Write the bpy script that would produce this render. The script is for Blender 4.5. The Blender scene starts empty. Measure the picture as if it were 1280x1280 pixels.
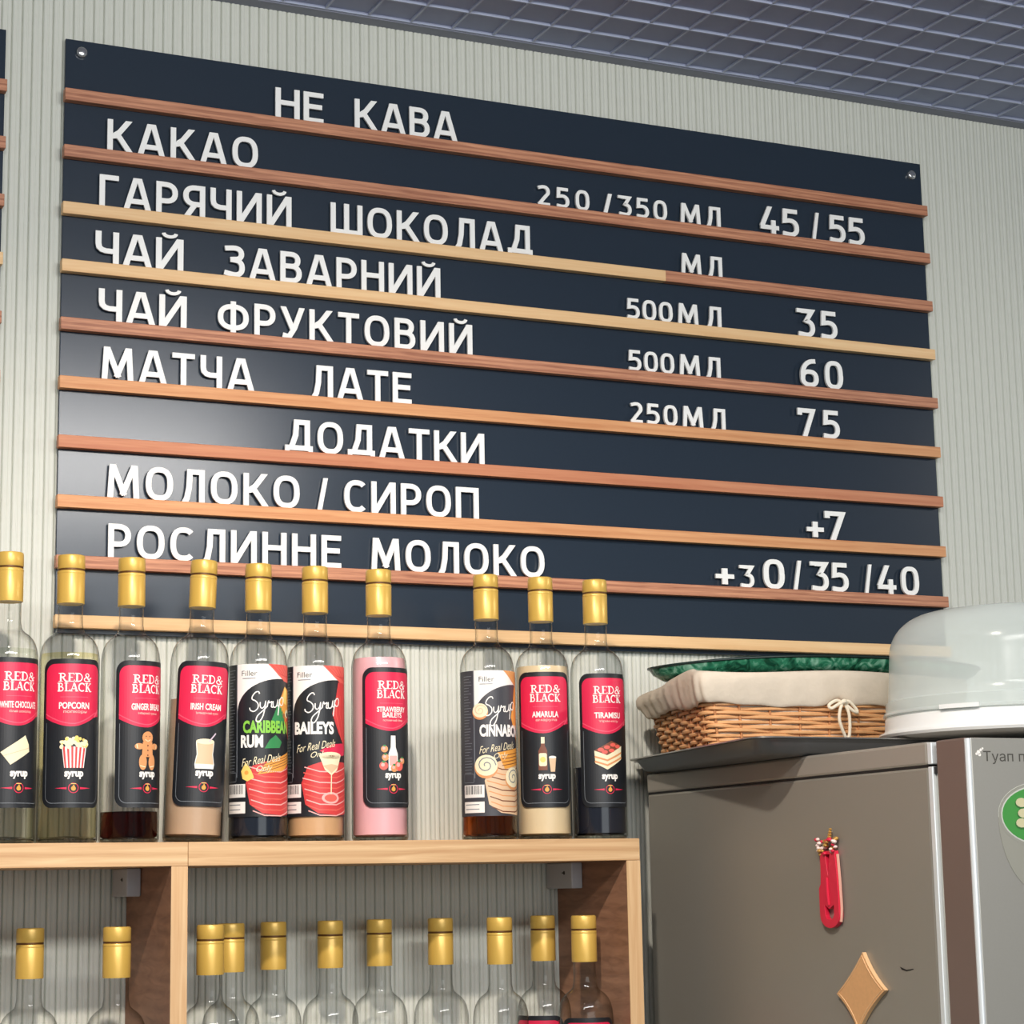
import bpy, math, random
from mathutils import Vector, Matrix
from mathutils.geometry import tessellate_polygon

random.seed(7)
S = bpy.context.scene
PI = math.pi
Z0 = 2.60            # height of the first menu slat above the floor; z below is measured from that slat

# ------------------------------------------------------------------ camera
cam_data = bpy.data.cameras.new('camera')
cam = bpy.data.objects.new('camera', cam_data)
S.collection.objects.link(cam)
RT = Vector((0.91028166, -0.41359435, -0.01808364))
UP = Vector((-0.05551577, -0.16523861, 0.9846899))
FW = Vector((0.4102503, 0.89534123, 0.17337469))
M = Matrix((RT, UP, -FW)).transposed().to_4x4()
M.translation = Vector((-0.56468, -2.56891, Z0 - 1.01052))
cam.matrix_world = M
cam_data.sensor_width = 36.0
cam_data.lens = 2666.265 * 36.0 / 1280.0
cam_data.clip_start = 0.05
S.camera = cam

# ------------------------------------------------------------------ world, lights, exposure
world = bpy.data.worlds.new('world')
S.world = world
world.use_nodes = True
wb = world.node_tree.nodes['Background']
wb.inputs[0].default_value = (0.78, 0.84, 0.87, 1)
wb.inputs[1].default_value = 0.225

def look_at(o, target):
    d = Vector(target) - o.location
    o.rotation_euler = d.to_track_quat('-Z', 'Y').to_euler()

def area(name, loc, target, sx, sy, power, col):
    l = bpy.data.lights.new(name, 'AREA')
    l.shape = 'RECTANGLE'; l.size = sx; l.size_y = sy; l.energy = power; l.color = col
    o = bpy.data.objects.new(name, l); S.collection.objects.link(o)
    o.location = (loc[0], loc[1], loc[2] + Z0)
    look_at(o, (target[0], target[1], target[2] + Z0))
    return o

def spot(name, loc, target, power, col, angle, blend, r):
    l = bpy.data.lights.new(name, 'SPOT')
    l.energy = power; l.color = col; l.spot_size = math.radians(angle); l.spot_blend = blend; l.shadow_soft_size = r
    o = bpy.data.objects.new(name, l); S.collection.objects.link(o)
    o.location = (loc[0], loc[1], loc[2] + Z0)
    look_at(o, (target[0], target[1], target[2] + Z0))
    return o

# bright ceiling panel whose mirror image glows on the left part of the satin board
area('ceiling_strip_lamp', (0.02, -2.50, 0.030), (0.02, 0.0, -0.5), 2.0, 0.19, 37, (1.0, 0.97, 0.93))
# track spot on the ceiling in front of the counter wall
spot('track_and_fill_spot', (-0.22, -1.47, 0.10), (0.45, 0.0, -1.50), 104, (1.0, 0.885, 0.775), 76, 0.9, 0.03)
spot('track_and_fill_spot', (3.20, -1.60, 0.10), (1.10, -0.1, -0.95), 70, (1.0, 0.95, 0.88), 48, 0.9, 0.03)  # added fill spot for the right side, which the first spot leaves dim
# daylight from the shop front behind the photographer
area('shop_front_daylight', (0.3, -5.6, -0.75), (0.4, 0.0, -0.6), 3.2, 1.6, 42, (0.92, 0.98, 1.0))

S.view_settings.view_transform = 'Standard'
S.view_settings.look = 'None'
S.view_settings.exposure = 0.0
S.view_settings.gamma = 1.0
S.view_settings.use_curve_mapping = False
S.cycles.use_denoising = True
S.cycles.transparent_max_bounces = 40
S.cycles.max_bounces = 10
S.cycles.caustics_reflective = False
S.cycles.caustics_refractive = False

# ------------------------------------------------------------------ materials
def srgb(r, g, b):
    f = lambda c: (c / 12.92) if c <= 0.04045 else ((c + 0.055) / 1.055) ** 2.4
    return (f(r / 255.0), f(g / 255.0), f(b / 255.0), 1.0)

def mat(name, col, rough=0.5, metal=0.0, spec=0.5, noise=0.0, nscale=40.0, bump=0.0, stretch=(1, 1, 1), coat=0.0):
    m = bpy.data.materials.new(name); m.use_nodes = True
    nt = m.node_tree; b = nt.nodes['Principled BSDF']
    b.inputs['Base Color'].default_value = col
    b.inputs['Roughness'].default_value = rough
    b.inputs['Metallic'].default_value = metal
    b.inputs['Specular IOR Level'].default_value = spec
    b.inputs['Coat Weight'].default_value = coat
    if noise > 0 or bump > 0:
        tc = nt.nodes.new('ShaderNodeTexCoord'); mp = nt.nodes.new('ShaderNodeMapping')
        mp.inputs['Scale'].default_value = stretch
        n = nt.nodes.new('ShaderNodeTexNoise'); n.inputs['Scale'].default_value = nscale; n.inputs['Detail'].default_value = 5
        nt.links.new(tc.outputs['Object'], mp.inputs[0]); nt.links.new(mp.outputs[0], n.inputs['Vector'])
        if noise > 0:
            mx = nt.nodes.new('ShaderNodeMix'); mx.data_type = 'RGBA'
            mx.inputs[6].default_value = tuple(c * (1 - noise) for c in col[:3]) + (1,)
            mx.inputs[7].default_value = tuple(min(1, c * (1 + noise)) for c in col[:3]) + (1,)
            nt.links.new(n.outputs['Fac'], mx.inputs[0]); nt.links.new(mx.outputs[2], b.inputs['Base Color'])
        if bump > 0:
            bp = nt.nodes.new('ShaderNodeBump'); bp.inputs['Strength'].default_value = bump; bp.inputs['Distance'].default_value = 0.002
            nt.links.new(n.outputs['Fac'], bp.inputs['Height']); nt.links.new(bp.outputs[0], b.inputs['Normal'])
    return m

def wood(name, light, dark, axis='X', scale=1.0, amount=0.5, rough=0.55, lines=9.0):
    """wood: long noise streaks plus warped growth rings, running along one axis"""
    m = bpy.data.materials.new(name); m.use_nodes = True
    nt = m.node_tree; b = nt.nodes['Principled BSDF']
    tc = nt.nodes.new('ShaderNodeTexCoord'); mp = nt.nodes.new('ShaderNodeMapping')
    k = {'X': (1.2, 30, 30), 'Z': (30, 30, 1.2), 'Y': (30, 3.0, 16)}[axis]
    mp.inputs['Scale'].default_value = tuple(v * scale for v in k)
    n = nt.nodes.new('ShaderNodeTexNoise'); n.inputs['Scale'].default_value = lines; n.inputs['Detail'].default_value = 6
    n.inputs['Distortion'].default_value = 1.4
    w = nt.nodes.new('ShaderNodeTexWave'); w.inputs['Scale'].default_value = 1.6; w.inputs['Distortion'].default_value = 5.0
    w.bands_direction = 'Z' if axis != 'Z' else 'X'
    w.inputs['Detail'].default_value = 2.0; w.inputs['Detail Scale'].default_value = 0.6
    mx = nt.nodes.new('ShaderNodeMix'); mx.data_type = 'FLOAT'; mx.inputs[0].default_value = 0.16
    cr = nt.nodes.new('ShaderNodeValToRGB')
    cr.color_ramp.elements[0].position = 0.5 - 0.42 * amount; cr.color_ramp.elements[0].color = dark
    cr.color_ramp.elements[1].position = 0.5 + 0.25; cr.color_ramp.elements[1].color = light
    L = nt.links.new
    L(tc.outputs['Object'], mp.inputs[0]); L(mp.outputs[0], n.inputs['Vector']); L(mp.outputs[0], w.inputs['Vector'])
    L(n.outputs['Fac'], mx.inputs[2]); L(w.outputs['Fac'], mx.inputs[3]); L(mx.outputs[0], cr.inputs[0])
    L(cr.outputs[0], b.inputs['Base Color'])
    b.inputs['Roughness'].default_value = rough
    return m

def glassy(name, face, edge, fres=1.45, rough=0.015):
    """clear container wall: see-through, thicker glass towards its outline, mirror-like by Fresnel"""
    m = bpy.data.materials.new(name); m.use_nodes = True
    nt = m.node_tree; nt.nodes.clear()
    out = nt.nodes.new('ShaderNodeOutputMaterial')
    tr = nt.nodes.new('ShaderNodeBsdfTransparent'); gl = nt.nodes.new('ShaderNodeBsdfGlossy')
    gl.inputs['Roughness'].default_value = rough
    lw = nt.nodes.new('ShaderNodeLayerWeight'); lw.inputs['Blend'].default_value = 0.25
    cr = nt.nodes.new('ShaderNodeValToRGB')
    cr.color_ramp.elements[0].position = 0.16; cr.color_ramp.elements[0].color = face
    cr.color_ramp.elements[1].position = 0.72; cr.color_ramp.elements[1].color = edge
    fr = nt.nodes.new('ShaderNodeFresnel'); fr.inputs['IOR'].default_value = fres
    mx = nt.nodes.new('ShaderNodeMixShader')
    ge = nt.nodes.new('ShaderNodeNewGeometry'); ml = nt.nodes.new('ShaderNodeMath'); ml.operation = 'MULTIPLY_ADD'
    sb = nt.nodes.new('ShaderNodeMath'); sb.operation = 'SUBTRACT'; sb.inputs[0].default_value = 1.0
    L = nt.links.new
    L(ge.outputs['Backfacing'], sb.inputs[1]); L(fr.outputs[0], ml.inputs[0]); L(sb.outputs[0], ml.inputs[1]); ml.inputs[2].default_value = 0.0
    L(lw.outputs['Facing'], cr.inputs[0]); L(cr.outputs[0], tr.inputs[0]); L(ml.outputs[0], mx.inputs[0])
    L(tr.outputs[0], mx.inputs[1]); L(gl.outputs[0], mx.inputs[2]); L(mx.outputs[0], out.inputs[0])
    return m

def milky(name, col, alpha, rough=0.3):
    """cloudy liquid or frosted plastic: partly see-through diffuse body"""
    m = mat(name, col, rough)
    m.node_tree.nodes['Principled BSDF'].inputs['Alpha'].default_value = alpha
    return m

# ------------------------------------------------------------------ mesh helpers
class MB:
    def __init__(self): self.v = []; self.f = []; self.mi = []
    def add(self, verts, faces, mi=0):
        o = len(self.v); self.v += [tuple(p) for p in verts]
        self.f += [tuple(i + o for i in f) for f in faces]; self.mi += [mi] * len(faces)
    def box(self, x0, x1, y0, y1, z0, z1, mi=0):
        self.add([(x0, y0, z0), (x1, y0, z0), (x1, y1, z0), (x0, y1, z0), (x0, y0, z1), (x1, y0, z1), (x1, y1, z1), (x0, y1, z1)],
                 [(0, 3, 2, 1), (4, 5, 6, 7), (0, 1, 5, 4), (1, 2, 6, 5), (2, 3, 7, 6), (3, 0, 4, 7)], mi)
    def lathe(self, prof, n=40, mi=0, c=(0, 0), sx=1, sy=1):
        vs = []; fs = []
        for r, z in prof:
            for k in range(n):
                a = 2 * PI * k / n
                vs.append((c[0] + r * math.cos(a) * sx, c[1] + r * math.sin(a) * sy, z))
        for i in range(len(prof) - 1):
            for k in range(n):
                k2 = (k + 1) % n
                fs.append((i * n + k, i * n + k2, (i + 1) * n + k2, (i + 1) * n + k))
        if prof[0][0] > 1e-6: fs.append(tuple(reversed(range(n))))
        if prof[-1][0] > 1e-6: fs.append(tuple((len(prof) - 1) * n + k for k in range(n)))
        self.add(vs, fs, mi)
    def tube(self, pts, r, n=8, closed=False, mi=0):
        P = [Vector(p) for p in pts]; N = len(P); vs = []; fs = []
        ref = Vector((0.13, 0.31, 0.94))
        for i, p in enumerate(P):
            a = P[(i - 1) % N] if (closed or i > 0) else p
            b = P[(i + 1) % N] if (closed or i < N - 1) else p
            t = (b - a).normalized()
            u = t.cross(ref)
            if u.length < 1e-3: u = t.cross(Vector((1, 0, 0)))
            u.normalize(); w = t.cross(u)
            rr = r[i] if isinstance(r, (list, tuple)) else r
            for k in range(n):
                g = 2 * PI * k / n
                vs.append(p + u * (rr * math.cos(g)) + w * (rr * math.sin(g)))
        for i in range(N if closed else N - 1):
            j = (i + 1) % N
            for k in range(n):
                k2 = (k + 1) % n
                fs.append((i * n + k, i * n + k2, j * n + k2, j * n + k))
        if not closed:
            fs.append(tuple(reversed(range(n)))); fs.append(tuple((N - 1) * n + k for k in range(n)))
        self.add(vs, fs, mi)
    def prism(self, poly, y0, y1, mi=0, mi_side=None):
        """polygon in x,z pushed along y (front at y0)"""
        n = len(poly)
        vs = [(p[0], y0, p[1]) for p in poly] + [(p[0], y1, p[1]) for p in poly]
        tri = tessellate_polygon([[Vector((p[0], p[1], 0)) for p in poly]])
        self.add(vs, [t for t in tri] + [tuple(i + n for i in reversed(t)) for t in tri], mi)
        self.add(vs, [(i, (i + 1) % n, n + (i + 1) % n, n + i) for i in range(n)], mi if mi_side is None else mi_side)
    def mesh(self, name, mats, smooth=False):
        me = bpy.data.meshes.new(name)
        me.from_pydata(self.v, [], self.f)
        for m in (mats if isinstance(mats, (list, tuple)) else [mats]): me.materials.append(m)
        me.polygons.foreach_set('material_index', self.mi)
        me.validate(); me.update()
        import bmesh
        bm = bmesh.new(); bm.from_mesh(me); bmesh.ops.recalc_face_normals(bm, faces=bm.faces); bm.to_mesh(me); bm.free()
        if smooth:
            me.shade_smooth()
            if smooth != 'all': me.set_sharp_from_angle(angle=math.radians(smooth if smooth is not True else 40))
        return me
    def build(self, name, mats, parent=None, smooth=False, bevel=0.0, loc=None):
        o = bpy.data.objects.new(name, self.mesh(name, mats, smooth)); S.collection.objects.link(o)
        o.parent = parent
        if loc is not None: o.location = loc
        if bevel > 0:
            b = o.modifiers.new('edge', 'BEVEL'); b.width = bevel; b.segments = 2; b.limit_method = 'ANGLE'; b.angle_limit = math.radians(50)
        return o

def tag(o, label, cat, group=None):
    o['label'] = label; o['category'] = cat
    if group: o['group'] = group
    return o

def root(name, label, cat, loc=(0, 0, 0), group=None):
    o = bpy.data.objects.new(name, None); S.collection.objects.link(o)
    o.location = (loc[0], loc[1], loc[2] + Z0); o.empty_display_size = 0.05
    return tag(o, label, cat, group)

def structure(o):
    o['kind'] = 'structure'; return o

def copy_tree(o, parent=None):
    c = o.copy(); S.collection.objects.link(c); c.parent = parent
    for ch in list(o.children): copy_tree(ch, c)
    return c

# ------------------------------------------------------------------ shared materials
M_wall = mat('fluted_panel_paint', srgb(211, 214, 205), 0.62, noise=0.03, nscale=60)
M_ceil = mat('dark_ceiling', srgb(158, 166, 194), 0.75)
M_grid = mat('ceiling_lattice', srgb(176, 184, 208), 0.5)
M_ctrim = mat('ceiling_trim', srgb(122, 126, 142), 0.5)
M_floor = mat('floor_tile', srgb(150, 145, 138), 0.4, noise=0.08, nscale=5)
M_board = mat('board_satin_black', srgb(40, 51, 64), 0.20, spec=0.5, noise=0.05, nscale=300)
M_letter = mat('white_acrylic', srgb(246, 247, 245), 0.4)
M_steel = mat('polished_cap', srgb(210, 212, 214), 0.2, 0.9)
W_red = wood('larch_red', srgb(216, 154, 118), srgb(132, 72, 50), 'X', 1.0, 0.7)
W_redplain = wood('larch_plain', srgb(206, 140, 102), srgb(184, 112, 78), 'X', 0.6, 0.5)
W_orange = wood('pine_orange', srgb(224, 166, 116), srgb(198, 132, 84), 'X', 0.7, 0.5)
W_pale = wood('pine_pale', srgb(242, 206, 156), srgb(228, 184, 132), 'X', 0.5, 0.4)
W_oak = wood('oak_shelf', srgb(219, 186, 142), srgb(190, 148, 104), 'X', 0.55, 0.5)
W_oakv = wood('oak_edge', srgb(219, 186, 142), srgb(200, 158, 112), 'Z', 0.55, 0.5)
W_face_shaded = wood('oak_panel_face_shaded', srgb(168, 124, 96), srgb(128, 90, 68), 'Y', 0.7, 0.6)  # same oak, darkened: shade of the grazing-lit panel faces is in the colour
M_gold = mat('gold_cap', srgb(212, 174, 84), 0.36, 0.22, 0.5)
M_goldline = mat('gold_cap_groove', srgb(96, 62, 24), 0.5, 0.3)
M_glass = glassy('bottle_glass', (0.99, 0.99, 0.985, 1), (0.38, 0.39, 0.37, 1))
M_black = mat('label_black', srgb(26, 29, 34), 0.42)
M_pink = mat('label_crimson', srgb(216, 36, 76), 0.42)
M_pink2 = mat('label_crimson_light', srgb(236, 84, 110), 0.42)
M_white = mat('label_white', srgb(240, 236, 230), 0.45)
M_grey = mat('label_grey', srgb(120, 126, 132), 0.45)

# ================================================================== SETTING
CEIL = 0.159
def build_setting():
    # reeded wall cladding: convex ribs with narrow grooves
    mb = MB(); p = 0.0131; x0, x1 = -2.2, 3.5
    n = int((x1 - x0) / p); prof = [(-0.5, 0.0034), (-0.455, 0.0016), (-0.38, 0.0004), (-0.24, 0.0), (-0.10, 0.0004), (-0.02, 0.0011), (0.02, 0.0011), (0.10, 0.0004), (0.24, 0.0), (0.38, 0.0004), (0.455, 0.0016)]
    xs = []
    for k in range(n):
        for u, d in prof: xs.append((x0 + (k + 0.5 + u) * p, 0.0205 + d))
    zb, zt = -Z0, CEIL
    vs = [(x, y, zb) for x, y in xs] + [(x, y, zt) for x, y in xs]; m = len(xs)
    mb.add(vs, [(i, i + 1, m + i + 1, m + i) for i in range(m - 1)])
    mb.add([(x0, 0.10, zb), (x1, 0.10, zb), (x1, 0.10, zt), (x0, 0.10, zt)], [(0, 1, 2, 3)])
    structure(mb.build('wall_back', M_wall, loc=(0, 0, Z0)))
    mb = MB(); mb.box(-2.4, 3.7, -6.0, 0.1, -Z0 - 0.1, -Z0)
    structure(mb.build('floor', M_floor, loc=(0, 0, Z0)))
    # ceiling: dark slab above an open lattice of thin strips
    mb = MB(); mb.box(-2.4, 3.7, -6.0, 0.1, CEIL + 0.0039, CEIL + 0.10)
    structure(mb.build('ceiling', M_ceil, loc=(0, 0, Z0)))
    mb = MB(); t = 0.0016
    k = 0
    while -0.0045 - 0.06 * k > -2.0:
        y = -0.0045 - 0.06 * k; mb.box(-2.2, 3.5, y - t, y + t, CEIL, CEIL + 0.0040); k += 1
    k = -45
    while 0.594 + 0.0615 * k < 3.5:
        x = 0.594 + 0.0615 * k; mb.box(x - t, x + t, -2.0, -0.0045, CEIL + 0.0004, CEIL + 0.0040); k += 1
    o = mb.build('ceiling_lattice', M_grid, loc=(0, 0, Z0)); structure(o)
    mb = MB(); mb.box(-2.2, 3.5, -0.002, 0.0225, CEIL - 0.0015, CEIL + 0.0040)
    structure(mb.build('trim_1', M_ctrim, loc=(0, 0, Z0), bevel=0.001))
build_setting()

# ================================================================== MENU BOARDS
SLATS = [W_red, W_red, W_pale, W_pale, W_red, W_orange, W_redplain, W_orange, W_red, W_pale]
SLAT_MATS = {2: (W_pale, W_red, 0.86)}
def build_board(label, x0, width, group):
    r = root('menu_board', label, 'menu board', (x0, 0.0, -0.69), group)
    mb = MB(); mb.box(0.002, width - 0.0005, 0.0125, 0.0165, -0.005, 0.7605)
    mb.build('backing_panel', M_board, r, bevel=0.0008)
    for k in range(10):
        z = 0.69 - 0.075 * k
        if k == 9: z = 0.69 - 0.6735
        mb = MB()
        if k in SLAT_MATS:
            a, b, xs = SLAT_MATS[k]
            mb.box(0, xs, 0, 0.0123, -0.0158, 0, 0); mb.box(xs, width, 0, 0.0123, -0.0158, 0, 1)
            mats = [a, b]
        else:
            mb.box(0, width, 0, 0.0123, -0.0158, 0); mats = [SLATS[k]]
        o = mb.build('slat', mats, r, bevel=0.0007)
        o.location = (0, 0, z)
    for x, z in ((0.0225, 0.7435), (width - 0.0195, 0.7395)):
        mb = MB(); mb.lathe([(0.0005, 0.0065), (0.0045, 0.0062), (0.0066, 0.005), (0.0072, 0.0035), (0.0072, 0.0)], 24)
        o = mb.build('mounting_cap', M_steel, r, smooth=True); o.rotation_euler = (PI / 2, 0, 0); o.location = (x, 0.0125, z)
    for x in (0.06, width - 0.06):
        for z in (0.06, 0.70):
            mb = MB(); mb.lathe([(0.008, 0), (0.008, 0.0040)], 16)
            o = mb.build('standoff', M_steel, r, smooth=True); o.rotation_euler = (-PI / 2, 0, 0); o.location = (x, 0.0164, z)
    return r
build_board('large dark menu board with wooden slats and white letters above the bottle shelf', 0.0, 1.3175, 'menu boards')
build_board('dark slatted board cut off by the left edge, beside the lettered one', -0.073 - 1.3175, 1.3175, 'menu boards')

# ------------------------------------------------------------------ letters
ST = 0.155; H = ST / 2
def ell(cx, cy, rx, ry, a0, a1, n=20, e=2.5):
    out = []
    for i in range(n + 1):
        a = math.radians(a0 + (a1 - a0) * i / n); c, s = math.cos(a), math.sin(a)
        out.append((cx + rx * math.copysign(abs(c) ** (2 / e), c), cy + ry * math.copysign(abs(s) ** (2 / e), s)))
    return out
def bowl(x0, x1, y0, y1, r=None):
    """D-shaped stroke from (x0,y1) round to (x0,y0)"""
    ry = (y1 - y0) / 2; rx = min(ry * 1.05, x1 - x0)
    return [(x0, y1)] + ell(x1 - rx, (y0 + y1) / 2, rx, ry, 90, -90, 14, 2.3) + [(x0, y0)]
def G(ch):
    """stroke skeletons: (width, [(points, closed, half width, clip)])"""
    L = lambda *p, c=False, h=H, k=True: (list(p), c, h, k)
    lo, hi = H, 1 - H
    if ch == 'Н': w = .70; return w, [L((H, 0), (H, 1)), L((w - H, 0), (w - H, 1)), L((H, .53), (w - H, .53))]
    if ch == 'Е': w = .58; return w, [L((w, hi), (H, hi), (H, lo), (w, lo)), L((H, .53), (w - .04, .53))]
    if ch == 'К': w = .70; return w, [L((H, 0), (H, 1)), L((H + .03, .46), (.26, .5), (w - .02, 1.1)), L((.22, .62), (.30, .52), (w + .0, -.08))]
    if ch in 'АA': w = .76; return w, [L((H * .9 - .03, -.1), (w / 2 - .03, 1.04)), L((w - H * .9 + .03, -.1), (w / 2 + .03, 1.04)), L((.2, .27), (w - .2, .27))]
    if ch == 'В': w = .64; return w, [L((H, 0), (H, 1)), (bowl(H, w - H - .04, .54, hi), False, H, True), (bowl(H, w - H, lo, .54), False, H, True)]
    if ch == 'О': w = .76; return w, [(ell(w / 2, .5, w / 2 - H, .5 - H, 0, 360, 36)[:-1], True, H, True)]
    if ch == '0': w = .64; return w, [(ell(w / 2, .5, w / 2 - H, .5 - H, 0, 360, 36, 2.8)[:-1], True, H, True)]
    if ch == 'Г': w = .54; return w, [L((H, 0), (H, hi), (w, hi))]
    if ch == 'Р': w = .62; return w, [L((H, 0), (H, 1)), (bowl(H, w - H, .40, hi), False, H, True)]
    if ch == 'Я': w = .64; return w, [L((w - H, 0), (w - H, 1)), ([(w - x, y) for x, y in bowl(H, w - H, .40, hi)], False, H, True), L((w - .28, .42), (H - .01, -.06))]
    if ch == 'Ч': w = .62; return w, [L((w - H, 0), (w - H, 1)), L((H, 1), (H, .62), (.10, .50), (.17, .43), (.28, .40), (w - H, .40))]
    if ch == 'И': w = .74; return w, [L((H, 0), (H, 1)), L((w - H, 0), (w - H, 1)), L((H - .02, -.06), (w - H + .02, 1.06))]
    if ch == 'Й':
        w, s = G('И'); return w, s + [(ell(w / 2, 1.16, .17, .11, 180, 360, 10, 2.0), False, .048, False)]
    if ch == 'Ш': w = .98; return w, [L((H, 1), (H, lo), (w - H, lo), (w - H, 1)), L((w / 2, 0), (w / 2, 1))]
    if ch == 'Л': w = .72; return w, [L((w - H, 0), (w - H, hi), (.30, hi), (.28, .45), (.22, .12), (.10, -.10))]
    if ch == 'Д': w = .82; return w, [L((w - .16, .1), (w - .16, hi), (.34, hi), (.31, .5), (.17, .08)), L((0, .12), (w, .12)), L((.065, 0), (.065, .14), h=.065), L((w - .065, 0), (w - .065, .14), h=.065)]
    if ch == 'З': w = .60; return w, [([(.02, hi - .03)] + ell(.30, .745, w - H - .32, .178, 100, -90, 12, 2.3) + [(.18, .55)], False, H, True), ([(.18, .55)] + ell(.30, .31, w - H - .30, .2325, 90, -105, 14, 2.3) + [(.0, .13)], False, H, True)]
    if ch == 'У': w = .68; return w, [L((.03, 1.08), (w / 2 + .01, .30)), L((w - .03, 1.08), (w / 2 + .06, .34), (.24, .06), (.05, .10))]
    if ch == 'Ф': w = .90; return w, [L((w / 2, 0), (w / 2, 1)), (ell(w / 2, .5, w / 2 - H, .33, 0, 360, 32, 2.4)[:-1], True, H, True)]
    if ch == 'Т': w = .64; return w, [L((w / 2, 0), (w / 2, 1)), L((0, hi), (w, hi))]
    if ch == 'М': w = .88; return w, [L((H, 0), (.13, 1)), L((w - H, 0), (w - .13, 1)), L((.12, 1.06), (w / 2 + .03, .10)), L((w - .12, 1.06), (w / 2 - .03, .10))]
    if ch == 'С': w = .66; return w, [(ell(w / 2 + .04, .5, w / 2 - H + .04, .5 - H, 48, 312, 28, 2.5), False, H, True)]
    if ch == 'П': w = .72; return w, [L((H, 0), (H, hi), (w - H, hi), (w - H, 0))]
    if ch == '/': w = .40; return w, [L((.07, -.1), (.33, 1.1))]
    if ch == '+': w = .52; return w, [L((0, .36), (w, .36)), L((w / 2, .08), (w / 2, .64))]
    if ch == '2': w = .58; return w, [([(.05, hi - .06)] + ell(.29, .70, w - H - .29, .225, 110, -20, 12, 2.2) + [(.12, .12)], False, H, True), L((.03, lo), (w, lo))]
    if ch == '5': w = .60; return w, [([(w - .05, hi), (.12, hi), (.10, .56)] + ell(.27, .335, w - H - .27, .255, 90, -100, 14, 2.3) + [(.02, .11)], False, H, True)]
    if ch == '3': w = .60; return w, [([(.04, .86), (.04, hi), (w - .10, hi), (.30, .58)] + ell(.29, .325, w - H - .29, .247, 85, -100, 14, 2.3) + [(.01, .11)], False, H, True)]
    if ch == '4': w = .68; return w, [L((.40, 1.06), (.08, .28)), L((.03, .25), (w, .25)), L((w - .19, 0), (w - .19, .52))]
    if ch == '6': w = .64; return w, [(ell(w / 2, .31, w / 2 - H, .2325, 0, 360, 26, 2.4)[:-1], True, H, True), ([(w - .10, hi)] + ell(.50, .40, .50 - H, .52, 100, 188, 10, 2.2), False, H, True)]
    if ch == '7': w = .56; return w, [L((.05, .76), (.05, hi), (w - .05, hi), (.17, -.08))]
    raise KeyError(ch)

def clip_poly(poly, axis, lim, keep_less):
    out = []; n = len(poly)
    for i in range(n):
        a, b = poly[i], poly[(i + 1) % n]
        ia = (a[axis] <= lim) if keep_less else (a[axis] >= lim); ib = (b[axis] <= lim) if keep_less else (b[axis] >= lim)
        if ia: out.append(a)
        if ia != ib:
            t = (lim - a[axis]) / (b[axis] - a[axis]); out.append((a[0] + (b[0] - a[0]) * t, a[1] + (b[1] - a[1]) * t))
    return out

def ribbon(pts, closed, h):
    """a stroke of half width h along pts, as quads with mitred joints"""
    P = [Vector(p) for p in pts]; n = len(P); off = []
    for i in range(n):
        a = P[i - 1] if (closed or i > 0) else None; b = P[(i + 1) % n] if (closed or i < n - 1) else None
        d1 = (P[i] - a).normalized() if a is not None else None; d2 = (b - P[i]).normalized() if b is not None else None
        d1 = d1 or d2; d2 = d2 or d1
        n1 = Vector((-d1.y, d1.x)); n2 = Vector((-d2.y, d2.x)); m = n1 + n2
        if m.length < 0.2: m = n1.copy()
        m.normalize(); off.append(m * (h / max(0.45, m.dot(n1))))
    q = []
    for i in range(n if closed else n - 1):
        j = (i + 1) % n
        q.append([tuple(P[i] + off[i]), tuple(P[j] + off[j]), tuple(P[j] - off[j]), tuple(P[i] - off[i])])
    return q

GM = {}
def glyph_mesh(ch, size, thick=0.003):
    key = (ch, round(size, 5))
    if key in GM: return GM[key]
    w, strokes = G(ch); mb = MB(); lay = 0
    for pts, closed, h, clip in strokes:
        for q in ribbon(pts, closed, h):
            if clip:
                q = clip_poly(q, 1, 0.0, False); q = clip_poly(q, 1, 1.0, True) if q else q
            if len(q) < 3: continue
            q = [((x - w / 2) * size, y * size) for x, y in q]
            n = len(q); lay += 1; e = lay * 0.000012
            vs = [(x, -thick - e, z) for x, z in q] + [(x, e, z) for x, z in q]
            mb.add(vs, [tuple(range(n)), tuple(range(n, 2 * n))] + [(i, (i + 1) % n, n + (i + 1) % n, n + i) for i in range(n)])
    me = mb.mesh('letter', M_letter)
    GM[key] = (me, w * size)
    return GM[key]

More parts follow.
